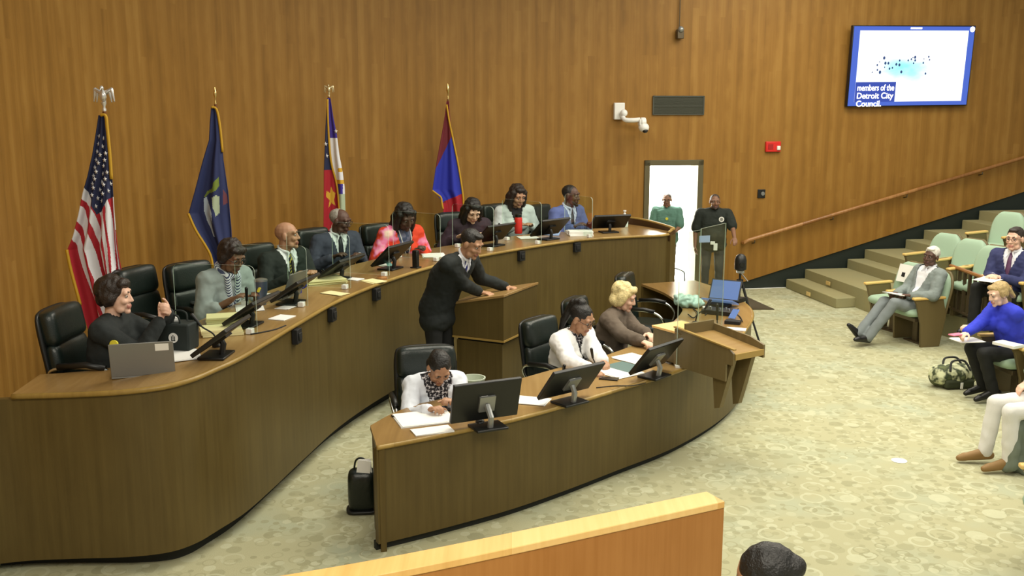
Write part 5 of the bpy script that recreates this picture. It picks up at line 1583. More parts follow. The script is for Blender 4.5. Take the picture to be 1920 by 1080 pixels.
# plain blue flag with a seal
rows2 = [(201, 399, 409), (230, 397, 414), (262, 396, 418), (300, 385, 421), (360, 370, 430), (398, 360, 433), (430, 375, 436), (460, 394, 437), (495, 409, 438), (560, 414, 440), (640, 416, 441)]
def cr(*q): return [(90+a/2.7, 140+b_/2.7) for a, b_ in q]
def c4(*q): return [(350+a/3.375, 190+b_/3.375) for a, b_ in q]
feather = c4((118, 612), (135, 600), (150, 635), (163, 690), (172, 760), (192, 850), (180, 852), (163, 800), (138, 750), (120, 690)); feather2 = c4((152, 640), (168, 670), (178, 705), (181, 765), (168, 720))
leaf = c4((120, 600), (140, 566), (180, 545), (185, 510), (215, 476), (219, 530), (200, 560), (175, 574), (150, 580), (128, 604)); shield_ = c4((178, 605), (200, 590), (220, 598), (222, 700), (200, 722), (184, 665)); br = c4((240, 555), (262, 590), (268, 640), (240, 655))
def col2(u, x, y):
    for nm, pl in (('green', leaf), ('pale', feather), ('pale', feather2), ('silvergreen', shield_), ('brown', br)):
        if inpoly(x, y, pl): return nm
    return 'blue'
flag('blue flag with pale crest and gold fringe, gold spear on its pole', 404.5, 163, 199, 10.6, rows2, col2, [[(400, 201), (409, 205), (415, 235), (420, 285)], [(360, 398), (374, 428), (392, 456), (402, 475), (407, 495)]], ['blue', 'pale', 'green', 'silvergreen', 'brown'], 'spear', 1.6, nu=110, nv=220)
# quartered flag
rows3 = [(184, 615, 621), (222, 613, 627), (250, 612, 633), (290, 611, 638), (320, 610, 644), (350, 610, 648), (400, 610, 650), (440, 610, 650), (500, 611, 650)]
mid3 = [(184, 616), (230, 617), (300, 622), (350, 634), (430, 641), (500, 644)]
def c2(*q): return [(560+a/3.375, 140+b_/3.375) for a, b_ in q]
lion = c2((183, 730), (203, 748), (210, 703), (224, 738), (238, 745), (228, 790), (237, 828), (214, 808), (194, 838), (200, 792), (182, 768))
def col3(u, x, y):
    mx_ = interp(mid3, y)[0]
    if x < mx_:
        if y < 318: return 'navy'
        return 'gold' if inpoly(x, y, lion) else 'crimson'
    if y < 258: return 'violet'
    if y < 337: return 'gold' if (x-640)**2+(y-318)**2 < 20 else 'white'
    if y < 343: return 'gold'
    if y < 362: return 'violet' if x < 645 else 'white'
    return 'silvergreen'
flag('quartered blue, white and red flag with gold beast, gold eagle on its pole', 617, 158, 184, 12.8, rows3, col3, [[(616, 186), (617, 230), (622, 300), (634, 350), (640, 410), (641, 440)]], ['navy', 'gold', 'crimson', 'violet', 'white', 'silvergreen'], 'eagle', 1.1, amp=.06, stars=[(633, 246), (615, 292), (613, 270)])
# red and blue flag
rows4 = [(190, 838, 842), (215, 835, 844), (240, 831, 847), (300, 820, 858), (355, 812, 867), (372, 827, 869), (390, 832, 870), (470, 838, 872)]
def col4(u, x, y):
    if y > interp([(830, 378), (870, 361)], x)[0]: return 'maroon' if x < 836 and y < 380 else 'crimson'
    if y < 256+(847-x)*2.05: return 'maroon'
    return 'royal'
flag('red and royal blue flag hanging behind the woman in dark purple', 840, 156, 189, 14.25, rows4, col4, [[(838, 196), (844, 232), (851, 265), (860, 310), (868, 360), (870, 388)], [(812, 356), (820, 362), (828, 369), (830, 380), (832, 390)]], ['maroon', 'royal', 'crimson'], 'spear', 1.3, amp=.06)
# ------------------------------------------------------------------ auditorium seats
def make_seat(label, group, ends=(True, True)):
    t = thing('auditorium_seat', label, 'seat', group=group)
    mb = MB(); mb.pillow(.50, .48, .13, Matrix.Translation((0, .04, .43)) @ Matrix.Rotation(R(90), 4, 'X'), p=5, cr=.12); mb.build('seat_cushion', M['green_pad'], t, smooth=True)
    tl = Matrix.Translation((0, -.18, .36)) @ Matrix.Rotation(R(13), 4, 'X')
    def oval(w, h, th, y):
        m_ = MB(); m_.pillow(w, h, th, tl @ Matrix.Translation((0, y, h/2)), p=7, cr=.0, nu=16, nv=16)
        for i, v in enumerate(m_.v):
            l = tl.inverted() @ Vector(v); f = max(0, (l.z-h*.45)/(h*.55)); l.x *= math.sqrt(max(.02, 1-.78*min(1, f)**3)); m_.v[i] = tuple(tl @ l)
        return m_
    oval(.50, .58, .11, 0).build('backrest', M['green_pad'], t, smooth=True)
    oval(.515, .60, .05, -.05).build('back_shell', M['seatwood'], t, smooth=True)
    mb = MB(); mb.box((0, 0, .34), (.42, .36, .05)); mb.box((0, -.05, .17), (.10, .12, .34)); mb.box((0, -.05, .01), (.34, .2, .02)); mb.build('pedestal', M['bronze'], t, bevel=.006)
    for s in (-1, 1):
        if s < 0 and not ends[0] or s > 0 and not ends[1]: continue
        pts = [(-.15, 0), (.12, 0), (.14, .30), (.22, .56), (.25, .61), (-.16, .62), (-.22, .40)]
        mb = MB(); x0 = s*.275
        mb._add([(x0-.02, y, z) for y, z in pts]+[(x0+.02, y, z) for y, z in pts], [tuple(range(len(pts)-1, -1, -1)), tuple(range(len(pts), 2*len(pts)))]+[(i, (i+1) % len(pts), (i+1) % len(pts)+len(pts), i+len(pts)) for i in range(len(pts))])
        mb.build('side_panel', M['seatwood'], t, bevel=.006)
        mb = MB(); mb.box((x0, .04, .63), (.065, .46, .035)); mb.build('arm_cap', M['armcap'], t, bevel=.012)
    return t
seat0 = None
def seat(label, loc, fwd, group='pale green auditorium seats'):
    global seat0
    if seat0 is None: seat0 = make_seat(label, group); c = seat0
    else: c = copy_tree(seat0, label)
    c.location = loc; c.rotation_euler = (0, 0, yaw_of(*fwd)); return c

# ------------------------------------------------------------------ placing people
def person_at(label, px, py, floor, fwd, sp, sc=1.0, fix=None):
    for key in ('R', 'L'):
        if sc != 1.0 and not sp.get('stand'): sp['hand'+key] = tuple(v/sc for v in sp.get('hand'+key, ((.16 if key == 'R' else -.16), .36, .80)))
    q = solve(sp); k = q.hs
    if 'headz' in sp:
        tz = (q.hc+(q.HR @ Vector((0, -.01, .115)))*k).z
        sp['hip'] = q.pel.z-(tz-sp['headz']/sc); q = solve(sp)
    top = .118 if sp.get('hair') and sp['hair'][0] not in ('buzz', 'rim') else .112
    ht = (q.hc+(q.HR @ Vector((0, -.01, top)))*k)*sc
    yaw = yaw_of(*fwd); Rz = rotz(yaw)
    loc = P(px, py, floor+ht.z)-Rz @ Vector((ht.x, ht.y, 0)); loc.z = floor
    if fix is not None: loc = Vector(fix)
    for key in ('R', 'L'):
        if 'hand'+key+'w' in sp:
            x, y, z = sp['hand'+key+'w']; w = Rz.transposed() @ (P(x, y, z)-loc); sp['hand'+key] = tuple(w/sc)
    r = person(label, loc, yaw, sp, sc); r['_loc'] = 0; del r['_loc']
    return r, loc, yaw, root_q[r.name]
cloth = lambda n, c, **k: mat(n, c, rough=k.pop('rough', .85), bump=k.pop('bump', .25), bscale=k.pop('bscale', 220), **k)
C = dict(blacksweat=cloth('black_sweatshirt', (28, 34, 34)), greysweat=cloth('grey_knit', (158, 164, 166)), darksuit=cloth('dark_green_suit', (28, 36, 33)), slate=cloth('slate_suit', (58, 64, 80)), black=cloth('black_suit', (24, 30, 29)),
         blue=cloth('blue_suit', (88, 102, 156)), blazer=cloth('pale_grey_blazer', (206, 216, 216)), purple=cloth('dark_purple_top', (58, 42, 54)), white=cloth('white_blouse', (236, 236, 236)), cardi=cloth('white_cardigan', (222, 228, 238)),
         taupe=cloth('taupe_jumper', (96, 84, 72)), greysuit=cloth('grey_suit', (124, 134, 132)), cobalt=cloth('cobalt_jacket', (44, 58, 196)), navy=cloth('navy_suit', (46, 52, 96)), green=cloth('green_polo', (84, 122, 108)), guard=cloth('black_polo', (24, 32, 26)),
         shirt=cloth('white_shirt', (232, 234, 240), bump=.1), pshirt=cloth('pale_blue_shirt', (204, 214, 240), bump=.1), dtrous=cloth('dark_trousers', (46, 48, 52)), btrous=cloth('black_trousers', (22, 24, 24)), wtrous=cloth('off_white_trousers', (226, 226, 222)), gtrous=cloth('grey_trousers', (120, 128, 130)),
         jeans=cloth('blue_jeans', (50, 60, 120)), dark_top=cloth('dark_top', (40, 36, 42)))
C['orange'] = pattern_mat('orange_pink_print', (226, 66, 36), (244, 140, 190), 7, .56, c3=(250, 220, 200)); C['print'] = pattern_mat('black_white_print', (30, 28, 34), (214, 210, 214), 60, .56); C['scarf'] = pattern_mat('white_navy_scarf', (232, 234, 244), (70, 76, 110), 26, .55, kind='wave')
C['steel'] = pattern_mat('steel_blue_top', (70, 80, 112), (120, 120, 150), 20, .5)
TIE = dict(gold=pattern_mat('gold_stripe_tie', (190, 176, 80), (40, 48, 60), 22, .5, kind='wave'), dark=mat('dark_tie', (24, 26, 38), rough=.5), blue=mat('blue_tie', (40, 52, 130), rough=.5), plum=mat('plum_tie', (96, 60, 92), rough=.5))
SHOE = dict(black=mat('black_leather_shoe', (18, 18, 18), rough=.35), brown=mat('tan_shoe', (140, 108, 62), rough=.6))
def suit(m, tie, under=None, **k):
    d = dict(topname='jacket', top=C[m], under=under or C['shirt'], vneck=(.085, .26), tie=TIE[tie] if tie else None, topg=.02, cuff=under or C['shirt'], sleeve=1.9); d.update(k); return d

DG = 'chairs behind the curved desk'
def seated(label, px, py, floor, fwd, sp, sc, clab, cgroup, cfwd=None, cback=.03):
    r, loc, yaw, q = person_at(label, px, py, floor, fwd, sp, sc)
    cf = Vector((*(cfwd or fwd), 0)).normalized()
    pl = loc+rotz(yaw) @ (Vector((q.pel.x, q.pel.y, 0))*sc)
    cl = pl-cf*cback; cl.z = floor
    chair(clab, cl, yaw_of(cf.x, cf.y), cgroup)
    return r, loc, yaw, q

# 1 ------- woman at the left end
r, l, y, q = seated('person in black sweatshirt with hands clasped, seated at the left end of the curved desk', 213, 521, ZD, (.96, -.02), dict(headz=1.27, fem=True, skin='fair', hair=('pixie', 'dark'), lean=3, lean2=6, head=(6, -3, 0), handR=(.05, .40, .98), handL=(-.02, .44, 1.02), fingR=(-.75, .25, .5), palmR=(-.4, -.6, .2), fingL=(.75, .25, .45), palmL=(.4, -.6, .2), curlR=45, curlL=45,
    topname='sweatshirt', top=C['blacksweat'], bottom=C['jeans'], shoes=SHOE['black'], topg=.024, sleeve=1.9, poleR=(.5, -.2, -.9), poleL=(-.5, -.2, -.9), torso=.96), 1.1, 'black leather chair of the woman in black sweatshirt, farthest left', DG)
ym = M['yellow']
for nm, t_, rr, mm, dz_ in (('sleeve_print', .45, .026, ym, .0), ('sleeve_print', .72, .034, M['white'], -.01)):
    c_ = q.sh[1].lerp(q.el[1], t_)+q.X*.062+Vector((0, 0, dz_)); ax_ = (q.X+Vector((0, -.15, .25))).normalized()
    mb = MB(); mb.lathe([(.002, -.012), (rr, -.012), (rr, .012), (.002, .014)], c_, 18, ax_); me = mb.mesh(nm); me.transform(Matrix.Scale(1.1, 4)); mkobj(nm, me, mm, r)
chair('empty black leather chair between the striped flag and the clear divider', P(276, 520, 1.58)+Vector((.06, .22, ZD-1.58)), yaw_of(.95, -.3), DG)
# 2 ------- grey jumper
r, l, y, q = seated('person in grey jumper with patterned scarf and glasses, reading at the curved desk', 440, 455, ZD, (.80, -.6), dict(headz=1.29, fem=True, skin='brown', hair=('pixie', 'dark'), glasses=True, lean=14, lean2=18, head=(6, -24, 0), topname='sweater', top=C['greysweat'], bottom=C['dtrous'], topg=.03, sleeve=1.45, handR=(.14, .40, .82), handL=(-.10, .44, .82)), 1.14,
    'black leather chair behind the grey jumper, under the blue flag', DG, (.8, -.45))
sc_m = MB(); S = 1.14
for i in range(12):
    a = 2*PI*i/12; b_ = 2*PI*(i+1)/12
    f = lambda t: q.nb+q.d2*(.03-.02*math.sin(t))+q.X*(.078*math.cos(t))+q.F2*(.012+.082*math.sin(t))
    sc_m.cap(f(a), f(b_), .024)
for s in (1, -1): sc_m.cap(q.nb+q.F2*.09+q.X*s*.05, q.nb-q.d2*.26+q.F2*.17+q.X*s*.03, .026, .030)
me = remesh(sc_m, 'scarf', .010, 2); me.transform(Matrix.Scale(S, 4)); mkobj('scarf', me, C['scarf'], r, smooth=True)
lm = MB(); lm.ell((q.nb-q.d2*.30+q.F2*.20)*S, (.03, .02, .03)); lm.build('pink_brooch', mat('pink_ribbon', (226, 80, 150), rough=.6), r, smooth=True)
# 3 ------- bald councilman
seated('bald person in dark suit with gold striped tie, looking right at the curved desk', 535, 417, ZD, (.80, -.6), dict(headz=1.32, skin='tan', hair=None, lean=5, lean2=8, head=(38, 0, 0), brows=True, sw=.20, belly=.06, bottom=C['btrous'], handR=(.20, .38, .82), handL=(-.05, .42, .82), **suit('darksuit', 'gold')), 1.16, 'black leather chair behind the bald councilman', DG, (.85, -.45))
# 4 ------- slate suit
seated('person in slate grey suit and glasses with receding grey hair at the curved desk', 641, 393, ZD, (.66, -.75), dict(headz=1.32, skin='deep', hair=('rim', 'grey'), glasses=True, lean=8, lean2=10, head=(30, -14, 0), sw=.20, belly=.04, bottom=C['dtrous'], handR=(.22, .36, .82), handL=(-.06, .46, .82), **suit('slate', 'dark')), 1.16, 'black leather chair behind the slate grey suit, beside the quartered flag', DG, (.8, -.55))
# 5 ------- orange jacket
r, l, y, q = seated('person with long black hair in orange and pink jacket, head bowed', 762, 387, ZD, (.55, -.83), dict(headz=1.32, fem=True, skin='deep', hair=('long', 'black'), lean=8, lean2=16, head=(4, -30, 6), topname='jacket', top=C['orange'], under=C['steel'], collar=False, vneck=(.085, .30), topg=.026, sleeve=1.85, bottom=C['btrous'], handR=(.20, .36, .82), handL=(-.16, .36, .82)), 1.22, 'black leather chair behind the orange jacket', DG, (.75, -.6))
S = 1.22; mb = MB()
for s in (1, -1): mb.tube([(q.nb+q.d2*.02+q.X*s*.06+q.F2*.05)*S, (q.nb-q.d2*.05+q.X*s*.055+q.F2*.125)*S, (q.chest+q.d2*.02+q.F2*.185+q.X*s*.01)*S], .005, 6)
mb.build('lanyard', M['white'], r, smooth=True)
# 6 ------- dark purple top
seated('person with dark fringe in dark purple top behind the speaker', 889, 378, ZD, (.25, -.97), dict(headz=1.27, fem=True, skin='fair', hair=('long', 'black'), lean=16, lean2=22, head=(8, -32, 0), topname='sweater', top=C['purple'], topg=.024, sleeve=1.9, bottom=C['btrous'], handR=(.20, .36, .82), handL=(-.18, .36, .82)), 1.2, 'black leather chair left of the dark purple top, below the red and blue flag', DG, (.55, -.8), .06)
# 7 ------- pale grey blazer
seated('person with long dark hair in pale grey blazer behind the red bottle', 973, 349, ZD, (.30, -.95), dict(headz=1.36, fem=True, skin='tan', hair=('long', 'dark'), lean=8, lean2=12, head=(12, -20, 0), topname='jacket', top=C['blazer'], under=C['dark_top'], collar=False, vneck=(.07, .20), topg=.022, sleeve=1.9, bottom=C['btrous'], handR=(.10, .38, .82), handL=(-.16, .38, .82)), 1.24, 'black leather chair behind the pale grey blazer', DG, (.7, -.7), .08)
# 8 ------- blue suit
seated('person in blue suit and dark tie, last seat at the curved desk', 1071, 348, ZD, (.72, -.69), dict(headz=1.37, skin='deep', hair=('buzz', 'black'), beard='black', lean=10, lean2=12, head=(18, -6, 0), sw=.205, bottom=C['dtrous'], handR=(.20, .40, .82), handL=(-.10, .44, .82), **suit('blue', 'dark', C['pshirt'])), 1.24, 'black leather chair behind the blue suit', DG, (.8, -.6), .08)
# 9 ------- standing speaker
r9 = person_at('person in black suit with blue tie standing and leaning on the lectern', 892, 434, 0.0, (fd.x, fd.y), dict(stand=True, skin='tan', hair=('short', 'black'), lean=22, lean2=38, head=(-2, -26, 0), handRw=(906, 553, 1.14), handLw=(950, 538, 1.19), palmR=(0, 0, -1), palmL=(0, 0, -1), curlR=12, curlL=14, bottom=C['btrous'], shoes=SHOE['black'], sw=.205, fingR=(0, 1, -.05), fingL=(.1, 1, -.05), **suit('black', 'blue')), 1.13)
# 10, 11 ---- by the door
r10, l10, y10, q10 = person_at('person in green polo shirt and glasses standing in the bright doorway', 1251, 363, 0.004, (-.2, -.98), dict(stand=True, skin='brown', hair=('buzz', 'stubble'), glasses=True, lean=0, lean2=4, head=(0, -8, 0), handR=(.13, .26, 1.02), handL=(-.12, .30, 1.06), fingR=(-.6, .6, .1), palmR=(0, -.3, 1), topname='polo_shirt', top=C['green'], bottom=C['dtrous'], shoes=SHOE['black'], sleeve=.85, topg=.03, belly=.03), .94)
badge(r10, q10, -.16, -.01, M['yellow'], (.024, .03), 'lanyard_card')
mb = MB(); mb.box((0, 0, 0), (.16, .10, .03)); mb.box((0, 0, .028), (.13, .08, .026)); o = mb.build('tablet_computer', M['black'], bevel=.004); w = l10+rotz(y10) @ (q10.wr[-1]*.94)+rotz(y10) @ Vector((.04, .10, .03)); o.location = w; o.rotation_euler = (0, 0, .4); tag(o, 'black device held by the person in green polo shirt', 'tablet')
hl = (wallhit(1386, 452)-N*.10)
r11, l11, y11, q11 = person_at('guard in black polo shirt with round white badge standing beside the door', 1341, 365, 0.0, (-.14, -.99), dict(stand=True, skin='brown', hair=('buzz', 'stubble'), beard='stubble', lean=0, lean2=2, head=(6, -4, 0), sw=.215, belly=.07, handR=(.30, .06, .80), handLw=(1378, 449, 1.02), fingR=(0, .3, -1), palmR=(-1, 0, 0), topname='polo_shirt', top=C['guard'], bottom=C['dtrous'], shoes=SHOE['black'], sleeve=.85, topg=.03), .97)
badge(r11, q11, -.12, -.11, M['white'], (.042, .042), 'round_badge', m2=M['silver'])
mb = MB(); S = .97; c = (q11.pel+Vector((.02, .21, .02)))*S; mb.box(c, (.07, .02, .05)); mb.box(c+Vector((-.045, .0, -.06)), (.06, .02, .11)); mb.build('white_card', M['white'], r11, bevel=.006)
# 12 ------ white cardigan at the lower desk
LG = 'chairs behind the lower desk'
r, l, y, q = seated('person in white cardigan with dark parted hair, head bowed over papers', 829, 672, 0.0, (.34, -.94), dict(headz=1.12, fem=True, skin='tan', hair=('bun', 'black'), lean=8, lean2=18, head=(0, -46, 0), topname='cardigan', top=C['cardi'], under=C['print'], collar=False, vneck=(.10, .34), topg=.026, sleeve=1.88, bottom=C['btrous'], shoes=SHOE['black'], handRw=(806, 768, ZL+.035), handLw=(848, 755, ZL+.05), curlR=38, curlL=38), 1.08, 'black leather chair behind the person in white cardigan', LG, (.22, -.97), .02)
# 13 ------ white blouse
r, l, y, q = seated('person in white blouse with glasses and high black ponytail, writing at the lower desk', 1100, 574, 0.0, (.74, -.67), dict(headz=1.24, fem=True, skin='tan', hair=('pony', 'black'), glasses=True, lean=5, lean2=10, head=(8, -26, 0), topname='cardigan', top=C['white'], under=C['print'], collar=False, vneck=(.07, .30), topg=.034, sleeve=1.86, belly=.05, bottom=C['btrous'], shoes=SHOE['black'], handRw=(1108, 694, ZL+.035), handLw=(1136, 686, ZL+.035), curlR=35, curlL=30), 1.12, 'black leather chair behind the white blouse', LG, (.8, -.6), .02)
# 14 ------ blonde
r, l, y, q = seated('blonde person in taupe jumper seated beside the podium at the lower desk', 1178, 533, 0.0, (.90, -.43), dict(headz=1.25, fem=True, skin='fair', hair=('bob', 'blonde'), lean=6, lean2=12, head=(8, -20, 0), topname='sweater', top=C['taupe'], topg=.03, sleeve=1.9, belly=.04, bottom=C['btrous'], shoes=SHOE['black'], handRw=(1216, 648, ZL+.04), handLw=(1226, 636, ZL+.04), curlR=30, curlL=30), 1.16, 'black leather chair behind the blonde person', LG, (.9, -.43), .06)
chair('empty black leather chair with chrome arms between the blonde person and the curved desk', P(1217, 605, .50)*1.0+Vector((0, 0, -.5)), yaw_of(.93, -.36), LG)

# ------------------------------------------------------------------ seating on the right
gs = P(1722, 600, .4); 
# 15 grey suit
f15 = (-.97, -.24)
r15, l15, y15, q15 = person_at('person with white hair in grey suit lounging with legs stretched out in the front row', 1750, 463, 0.0, f15, dict(headz=1.24, skin='deep', hair=('short', 'white'), lean=-16, lean2=-6, head=(22, -2, -6), hip=.50, sw=.20, belly=.07, kneeR=(.10, .44, .50), ankleR=(.04, .80, .14), toeR=(.05, .90, .22), kneeL=(-.12, .45, .53), ankleL=(-.06, .74, .10), toeL=(-.08, .88, .10), bottom=C['gtrous'], shoes=SHOE['black'], handR=(.10, .30, .64), handL=(-.18, .28, .66), topname='jacket', top=C['greysuit'], under=C['shirt'], vneck=(.13, .40), topg=.024, cuff=C['shirt'], sleeve=1.9), 1.06)
def under(l, y, q, sc, back=.0): p = l+rotz(y) @ (Vector((q.pel.x, q.pel.y, 0))*sc); return p
p15 = under(l15, y15, q15, 1.06)+Vector((*f15, 0))*.05; p15.z = 0
seat('pale green seat holding the person in grey suit', p15, f15)
sf = Vector((*f15, 0)).normalized(); sr = Vector((sf.y, -sf.x, 0))
s2 = p15+sr*.60+Vector((.0, 0, 0)); s2 = p15+Vector((-.06, .62, 0))
seat('pale green seat with a white sign, beyond the person in grey suit', s2, (-.93, -.37))
mb = MB(); mb.box((0, 0, .11), (.25, .006, .24)); mb.m(1).box((.02, .0035, .09), (.06, .003, .06)); o = mb.build('paper_sign', [M['paper'], M['blackm']]); o.location = s2-Vector((-.93, -.37, 0))*.13+Vector((0, 0, .68)); o.rotation_euler = (R(14), 0, yaw_of(-.93, -.37)); tag(o, 'white paper sign on the seat beyond the person in grey suit', 'sign')
w = l15+rotz(y15) @ Vector((.0, .34, .635)); w.z = .64
sheets(w, .30, .26, y15+.3, 'white papers on the lap of the person in grey suit', 4, tilt=8)
# 16 cobalt jacket
f16 = (-.98, -.12)
r16, l16, y16, q16 = person_at('person in cobalt blue jacket with tied blonde hair, holding a pink phone', 1868, 530, 0.0, f16, dict(headz=1.24, fem=True, skin='pale', hair=('tied', 'dblonde'), lean=16, lean2=20, head=(0, -22, 0), topname='jacket', top=C['cobalt'], topg=.028, sleeve=1.92, kneeR=(.12, .40, .52), ankleR=(.10, .24, .12), toeR=(.11, .38, .06), kneeL=(-.10, .40, .52), ankleL=(-.10, .26, .12), toeL=(-.10, .40, .06), bottom=C['btrous'], shoes=SHOE['black'], handRw=(1800, 634, .70), handLw=(1822, 612, .72), curlR=40, curlL=40, fingL=(.2, 1, 0)), 1.02)
p16 = under(l16, y16, q16, 1.02); p16.z = 0
seat('pale green seat of the person in cobalt blue jacket', p16-Vector((*f16, 0))*.03, f16)
s16 = p16+Vector((.04, -.62, 0)); seat('pale green seat with a book on its arm, in front of the cobalt blue jacket', s16+Vector((.10, -.02, 0)), (-.99, -.05))
w = P(1890, 648, .655); block('book', Vector((w.x, w.y, .652)), (.16, .24, .03), .5, M['white'], 'pale book lying on the wooden seat arm next to the cobalt blue jacket', 'book')
q_ = l16+rotz(y16) @ (q16.wr[1]*1.02)+rotz(y16) @ Vector((-.02, .12, .0))
M['pink'] = mat('pink_case', (232, 130, 160), rough=.4); block('mobile_phone', q_+Vector((0, 0, -.02)), (.075, .15, .014), y16+.3, M['pink'], 'pink phone in the hands of the person in cobalt blue jacket', 'phone', bevel=.004)
# lap papers
w = l16+rotz(y16) @ Vector((.02, .52, .64)); sheets(w, .22, .26, y16, 'white papers on the knees of the person in cobalt blue jacket', 3)
# camouflage bag
M['camo'] = pattern_mat('olive_camouflage', (206, 210, 170), (52, 62, 42), 11, .5, c3=(96, 104, 66))
bg = thing('duffel_bag', 'green camouflage duffel bag on the carpet at the feet of the cobalt blue jacket', 'bag', P(1786, 724, 0), .15)
mb = MB(); mb.ell((0, 0, .13), (.24, .15, .13)); mb.cap((-.15, 0, .13), (.15, 0, .13), .13, .12); me = remesh(mb, 'bag_body', .012, 3)
for v in me.vertices: v.co += v.normal*.014*noise.noise(v.co*14); v.co.z = max(.0, v.co.z)
mkobj('bag_body', me, M['camo'], bg, smooth=True)
mb = MB(); mb.box((0, -.10, .06), (.34, .09, .1)); mb.build('front_pocket', mat('dark_olive_cloth', (50, 56, 34), rough=.8), bg, bevel=.03, bseg=3)
for s in (-.07, .07):
    mb = MB(); mb.tube(catmull([(-.12, s-.05, .20), (-.08, s, .29), (.0, s, .31), (.08, s, .29), (.12, s-.05, .20)], 5), .012, 6); mb.build('handle', mat('dark_webbing', (44, 46, 44), rough=.8), bg, smooth=True)
mb = MB(); mb.tube(catmull([(.20, 0, .2), (.28, -.05, .12), (.30, -.12, .02), (.22, -.16, .012)], 5), .02, 6); mb.build('shoulder_strap', M['camo'], bg, smooth=True)
mb = MB(); mb.box((.0, -.165, .05), (.03, .01, .07)); mb.build('buckle', M['white'], bg, bevel=.003)
# second row on the first tier
Z1 = .31
row = [(P(x, y, Z1+.90), lab) for x, y, lab in ((1778, 441, 'pale green seat on the lower tier, farthest left of its row'), (1825, 452, 'pale green seat on the lower tier, second in its row, behind the railing'), (1868, 465, 'pale green seat on the lower tier beside the navy suit'))]
fr_ = (-.86, -.51)
for p_, lab in row:
    p_ = p_+Vector((*fr_, 0))*.30; p_.z = Z1; seat(lab, p_, fr_)
r17, l17, y17, q17 = person_at('person in navy suit and plum tie with dark hair and glasses on the lower tier', 1905, 427, Z1, (-.84, -.54), dict(headz=1.25, skin='fair', hair=('short', 'dark'), glasses=True, lean=-4, lean2=4, head=(6, -4, 0), sw=.20, bottom=C['btrous'], shoes=SHOE['black'], handR=(.06, .34, .68), handL=(-.06, .36, .68), **suit('navy', 'plum')), 1.14)
p17 = under(l17, y17, q17, 1.14); p17.z = Z1; seat('pale green seat under the person in navy suit', p17, (-.86, -.51))
w = l17+rotz(y17) @ Vector((.0, .50, .66)); sheets(w, .24, .34, y17+.2, 'white pad on the lap of the person in navy suit', 3)
p_ = P(1896, 401, .62+.90)+Vector((*fr_, 0))*.30; p_.z = .62; seat('pale green seat on the higher tier, above the navy suit', p_, fr_)
p2 = p_+Vector((.34, -.52, 0))*1.0
# railing in front of the lower tier
ra, rb = P(1783, 497, .96), P(1869, 528, .96)
rl = thing('railing', 'bronze balustrade with wooden top rail in front of the lower tier', 'railing', (ra.x, ra.y, Z1))
d_ = (rb-ra); d_.z = 0; Lr = d_.length*1.25; d_.normalize()
mb = MB(); mb.tube([Vector((0, 0, .64)), d_*Lr+Vector((0, 0, .64))], .026, 8); mb.build('top_rail', M['rail'], rl, smooth=True, sharp=40)
mb = MB(); mb.tube([Vector((0, 0, .10)), d_*Lr+Vector((0, 0, .10))], .02, 8); mb.build('bottom_rail', M['bronze'], rl, smooth=True, sharp=40)
for i in range(12):
    c = d_*(Lr*i/11); mb = MB(); w_ = .017 if i not in (0, 11) else .024
    mb.box((c.x, c.y, .32+(.0 if i in (0, 11) else .05)), (w_*2, w_*2, .64 if i in (0, 11) else .54), rotz(math.atan2(d_.y, d_.x))); mb.build('post' if i in (0, 11) else 'baluster', M['bronze'], rl)
# 18 person at the right edge
l18 = Vector((4.76, 7.98, 0)); f18 = (-1, -.03)
r18, l18, y18, q18 = person_at('person in off-white trousers and tan shoes seated at the right edge', 0, 0, 0, f18, dict(skin='fair', hair=('short', 'dark'), lean=-10, lean2=-2, head=(0, 0, 0), top=C['shirt'], topname='sweater', kneeR=(.12, .60, .50), ankleR=(.10, .66, .09), toeR=(.11, .82, .05), kneeL=(-.12, .60, .50), ankleL=(-.12, .58, .09), toeL=(-.13, .74, .05), bottom=C['wtrous'], shoes=SHOE['brown'], handR=(.12, .46, .63), handL=(-.1, .46, .63)), 1.06, fix=l18)
seat('pale green seat of the person in off-white trousers', l18-Vector((*f18, 0))*.02, f18)
M['coat'] = cloth('grey_green_coat', (108, 118, 104))
ct = thing('coat', 'grey-green coat hanging over the near leg of the person in off-white trousers', 'coat', P(1888, 884, 0))
mb = MB()
for i in range(6):
    t = i/5
    mb.cap((.02+.10*t, -.02-.03*math.sin(9*t), .40+.02*t), (-.03+.14*t, -.04-.04*math.sin(7*t), .05+.02*math.sin(5*t)), .035, .045)
mb.cap((.02, .0, .41), (.24, .03, .45), .05, .055)
me = remesh(mb, 'coat_cloth', .012, 3)
for v in me.vertices: v.co += v.normal*.012*noise.noise(v.co*13)
mkobj('coat_cloth', me, M['coat'], ct, smooth=True)
p_ = Vector((3.66, 6.02, 0)); seat('pale green seat whose wooden end panel stands nearest at the right edge', p_, (-.93, .10))
o = sheets(Vector((3.60, 6.30, 0.649)), .09, .24, 1.47, 'white papers on the wooden seat arm nearest at the right edge', 3)
# 19 head at the bottom
r19, l19, y19, q19 = person_at('dark-haired person in white shirt nearest the camera, at the bottom edge', 1414, 1026, 0.0, (-.90, .42), dict(skin='tan', hair=('bun', 'black'), lean=10, lean2=18, head=(4, -26, 0), topname='sweater', top=C['shirt'], topg=.03, bottom=C['dtrous'], handR=(.14, .38, .66), handL=(-.14, .38, .66)), 1.12)
p19 = under(l19, y19, q19, 1.12); p19.z = 0; seat('pale green seat under the bottom edge person with dark hair', p19, (-.90, .42))
mb = MB(); S = 1.12
for s in (1, -1): mb.cap((q19.hc+(q19.HR @ Vector((s*.02, .10, -.06))))*S, (q19.hc+(q19.HR @ Vector((s*.075, .02, -.05))))*S, .022*S, .008)
mb.build('blue_mask', mat('blue_mask_cloth', (70, 80, 180), rough=.7), r19, smooth=True)

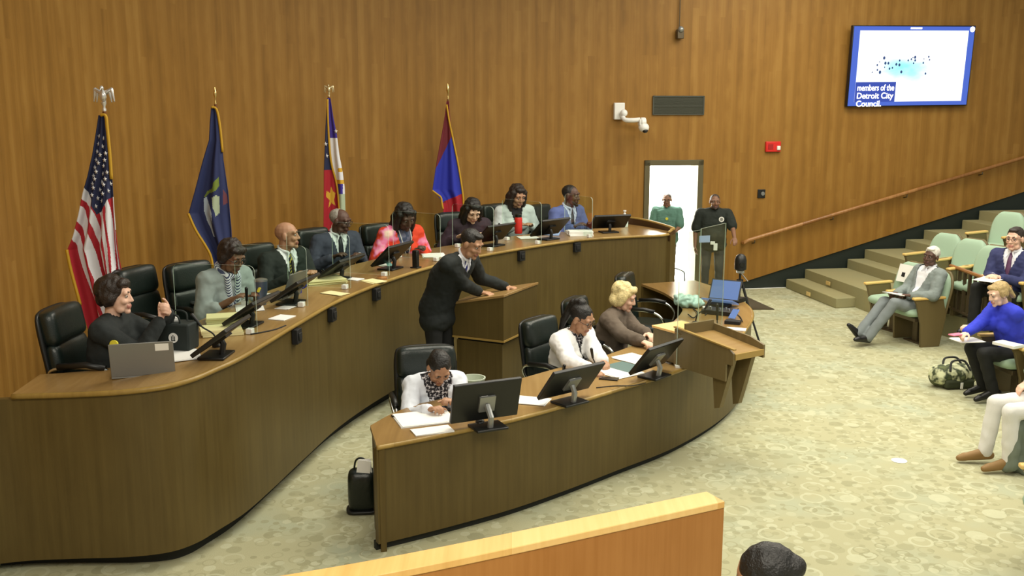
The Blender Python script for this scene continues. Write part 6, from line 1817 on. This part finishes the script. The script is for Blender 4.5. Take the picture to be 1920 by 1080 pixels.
# tubular chair by the door
tcx = thing('tubular_chair', 'slim black tube-frame chair in front of the bright doorway', 'chair', P(1258, 590, 0)+Vector((-.12, 0, 0)), yaw_of(.3, -.95))
mb = MB(); mb.box((0, 0, .45), (.44, .42, .04)); mb.build('seat', mat('pale_seat_pad', (220, 222, 212), rough=.8), tcx, bevel=.012)
mb = MB(); mb.pillow(.42, .32, .05, Matrix.Translation((0, -.21, .70)) @ Matrix.Rotation(R(8), 4, 'X')); mb.build('backrest', bpy.data.materials['pale_seat_pad'], tcx, smooth=True)
for s in (-.23, .23):
    mb = MB(); mb.tube(catmull([(s, -.24, .86), (s, -.2, .45), (s, -.22, .015)], 6), .011, 8); mb.tube(catmull([(s, -.2, .66), (s, .12, .66), (s, .20, .60), (s, .21, .3), (s, .22, .015)], 6), .011, 8); mb.build('frame_leg', M['black'], tcx, smooth=True)
AMB = .5
EXPO = 0.0
CORR = 750
LIGHTS = [('well_lamp', (1.4, 9.0, 5.6), 4, 4, 340), ('audience_lamp', (6.0, 8.5, 5.8), 3, 5, 320), ('front_lamp', (0.3, 0.6, 5.3), 5, 3, 430), ('far_lamp', (5.0, 13.5, 5.8), 4, 2, 220)]
# ------------------------------------------------------------------ light
w = bpy.data.worlds.new('world'); SC.world = w; w.use_nodes = True
bgn = w.node_tree.nodes['Background']; bgn.inputs[0].default_value = lin((235, 236, 226))+(1,); bgn.inputs[1].default_value = AMB
def area(name, loc, sx, sy, pw, col=(255, 246, 226), rot=(0, 0, 0), spread=180):
    l = bpy.data.lights.new(name, 'AREA'); l.shape = 'RECTANGLE'; l.size = sx; l.size_y = sy; l.energy = pw; l.color = lin(col); l.spread = R(spread)
    o = bpy.data.objects.new(name, l); COL.objects.link(o); o.location = loc; o.rotation_euler = rot; return o
for n, loc, sx, sy, pw in LIGHTS: area(n, loc, sx, sy, pw)
mid = wallR((tL+tR)/2)+N*1.9
area('corridor_lamp', (mid.x, mid.y, 2.9), 1.6, 2.4, CORR, (255, 255, 250))
vs_ = SC.view_settings; vs_.view_transform = 'Standard'; vs_.look = 'None'; vs_.exposure = EXPO; vs_.gamma = 1.0; vs_.use_curve_mapping = False
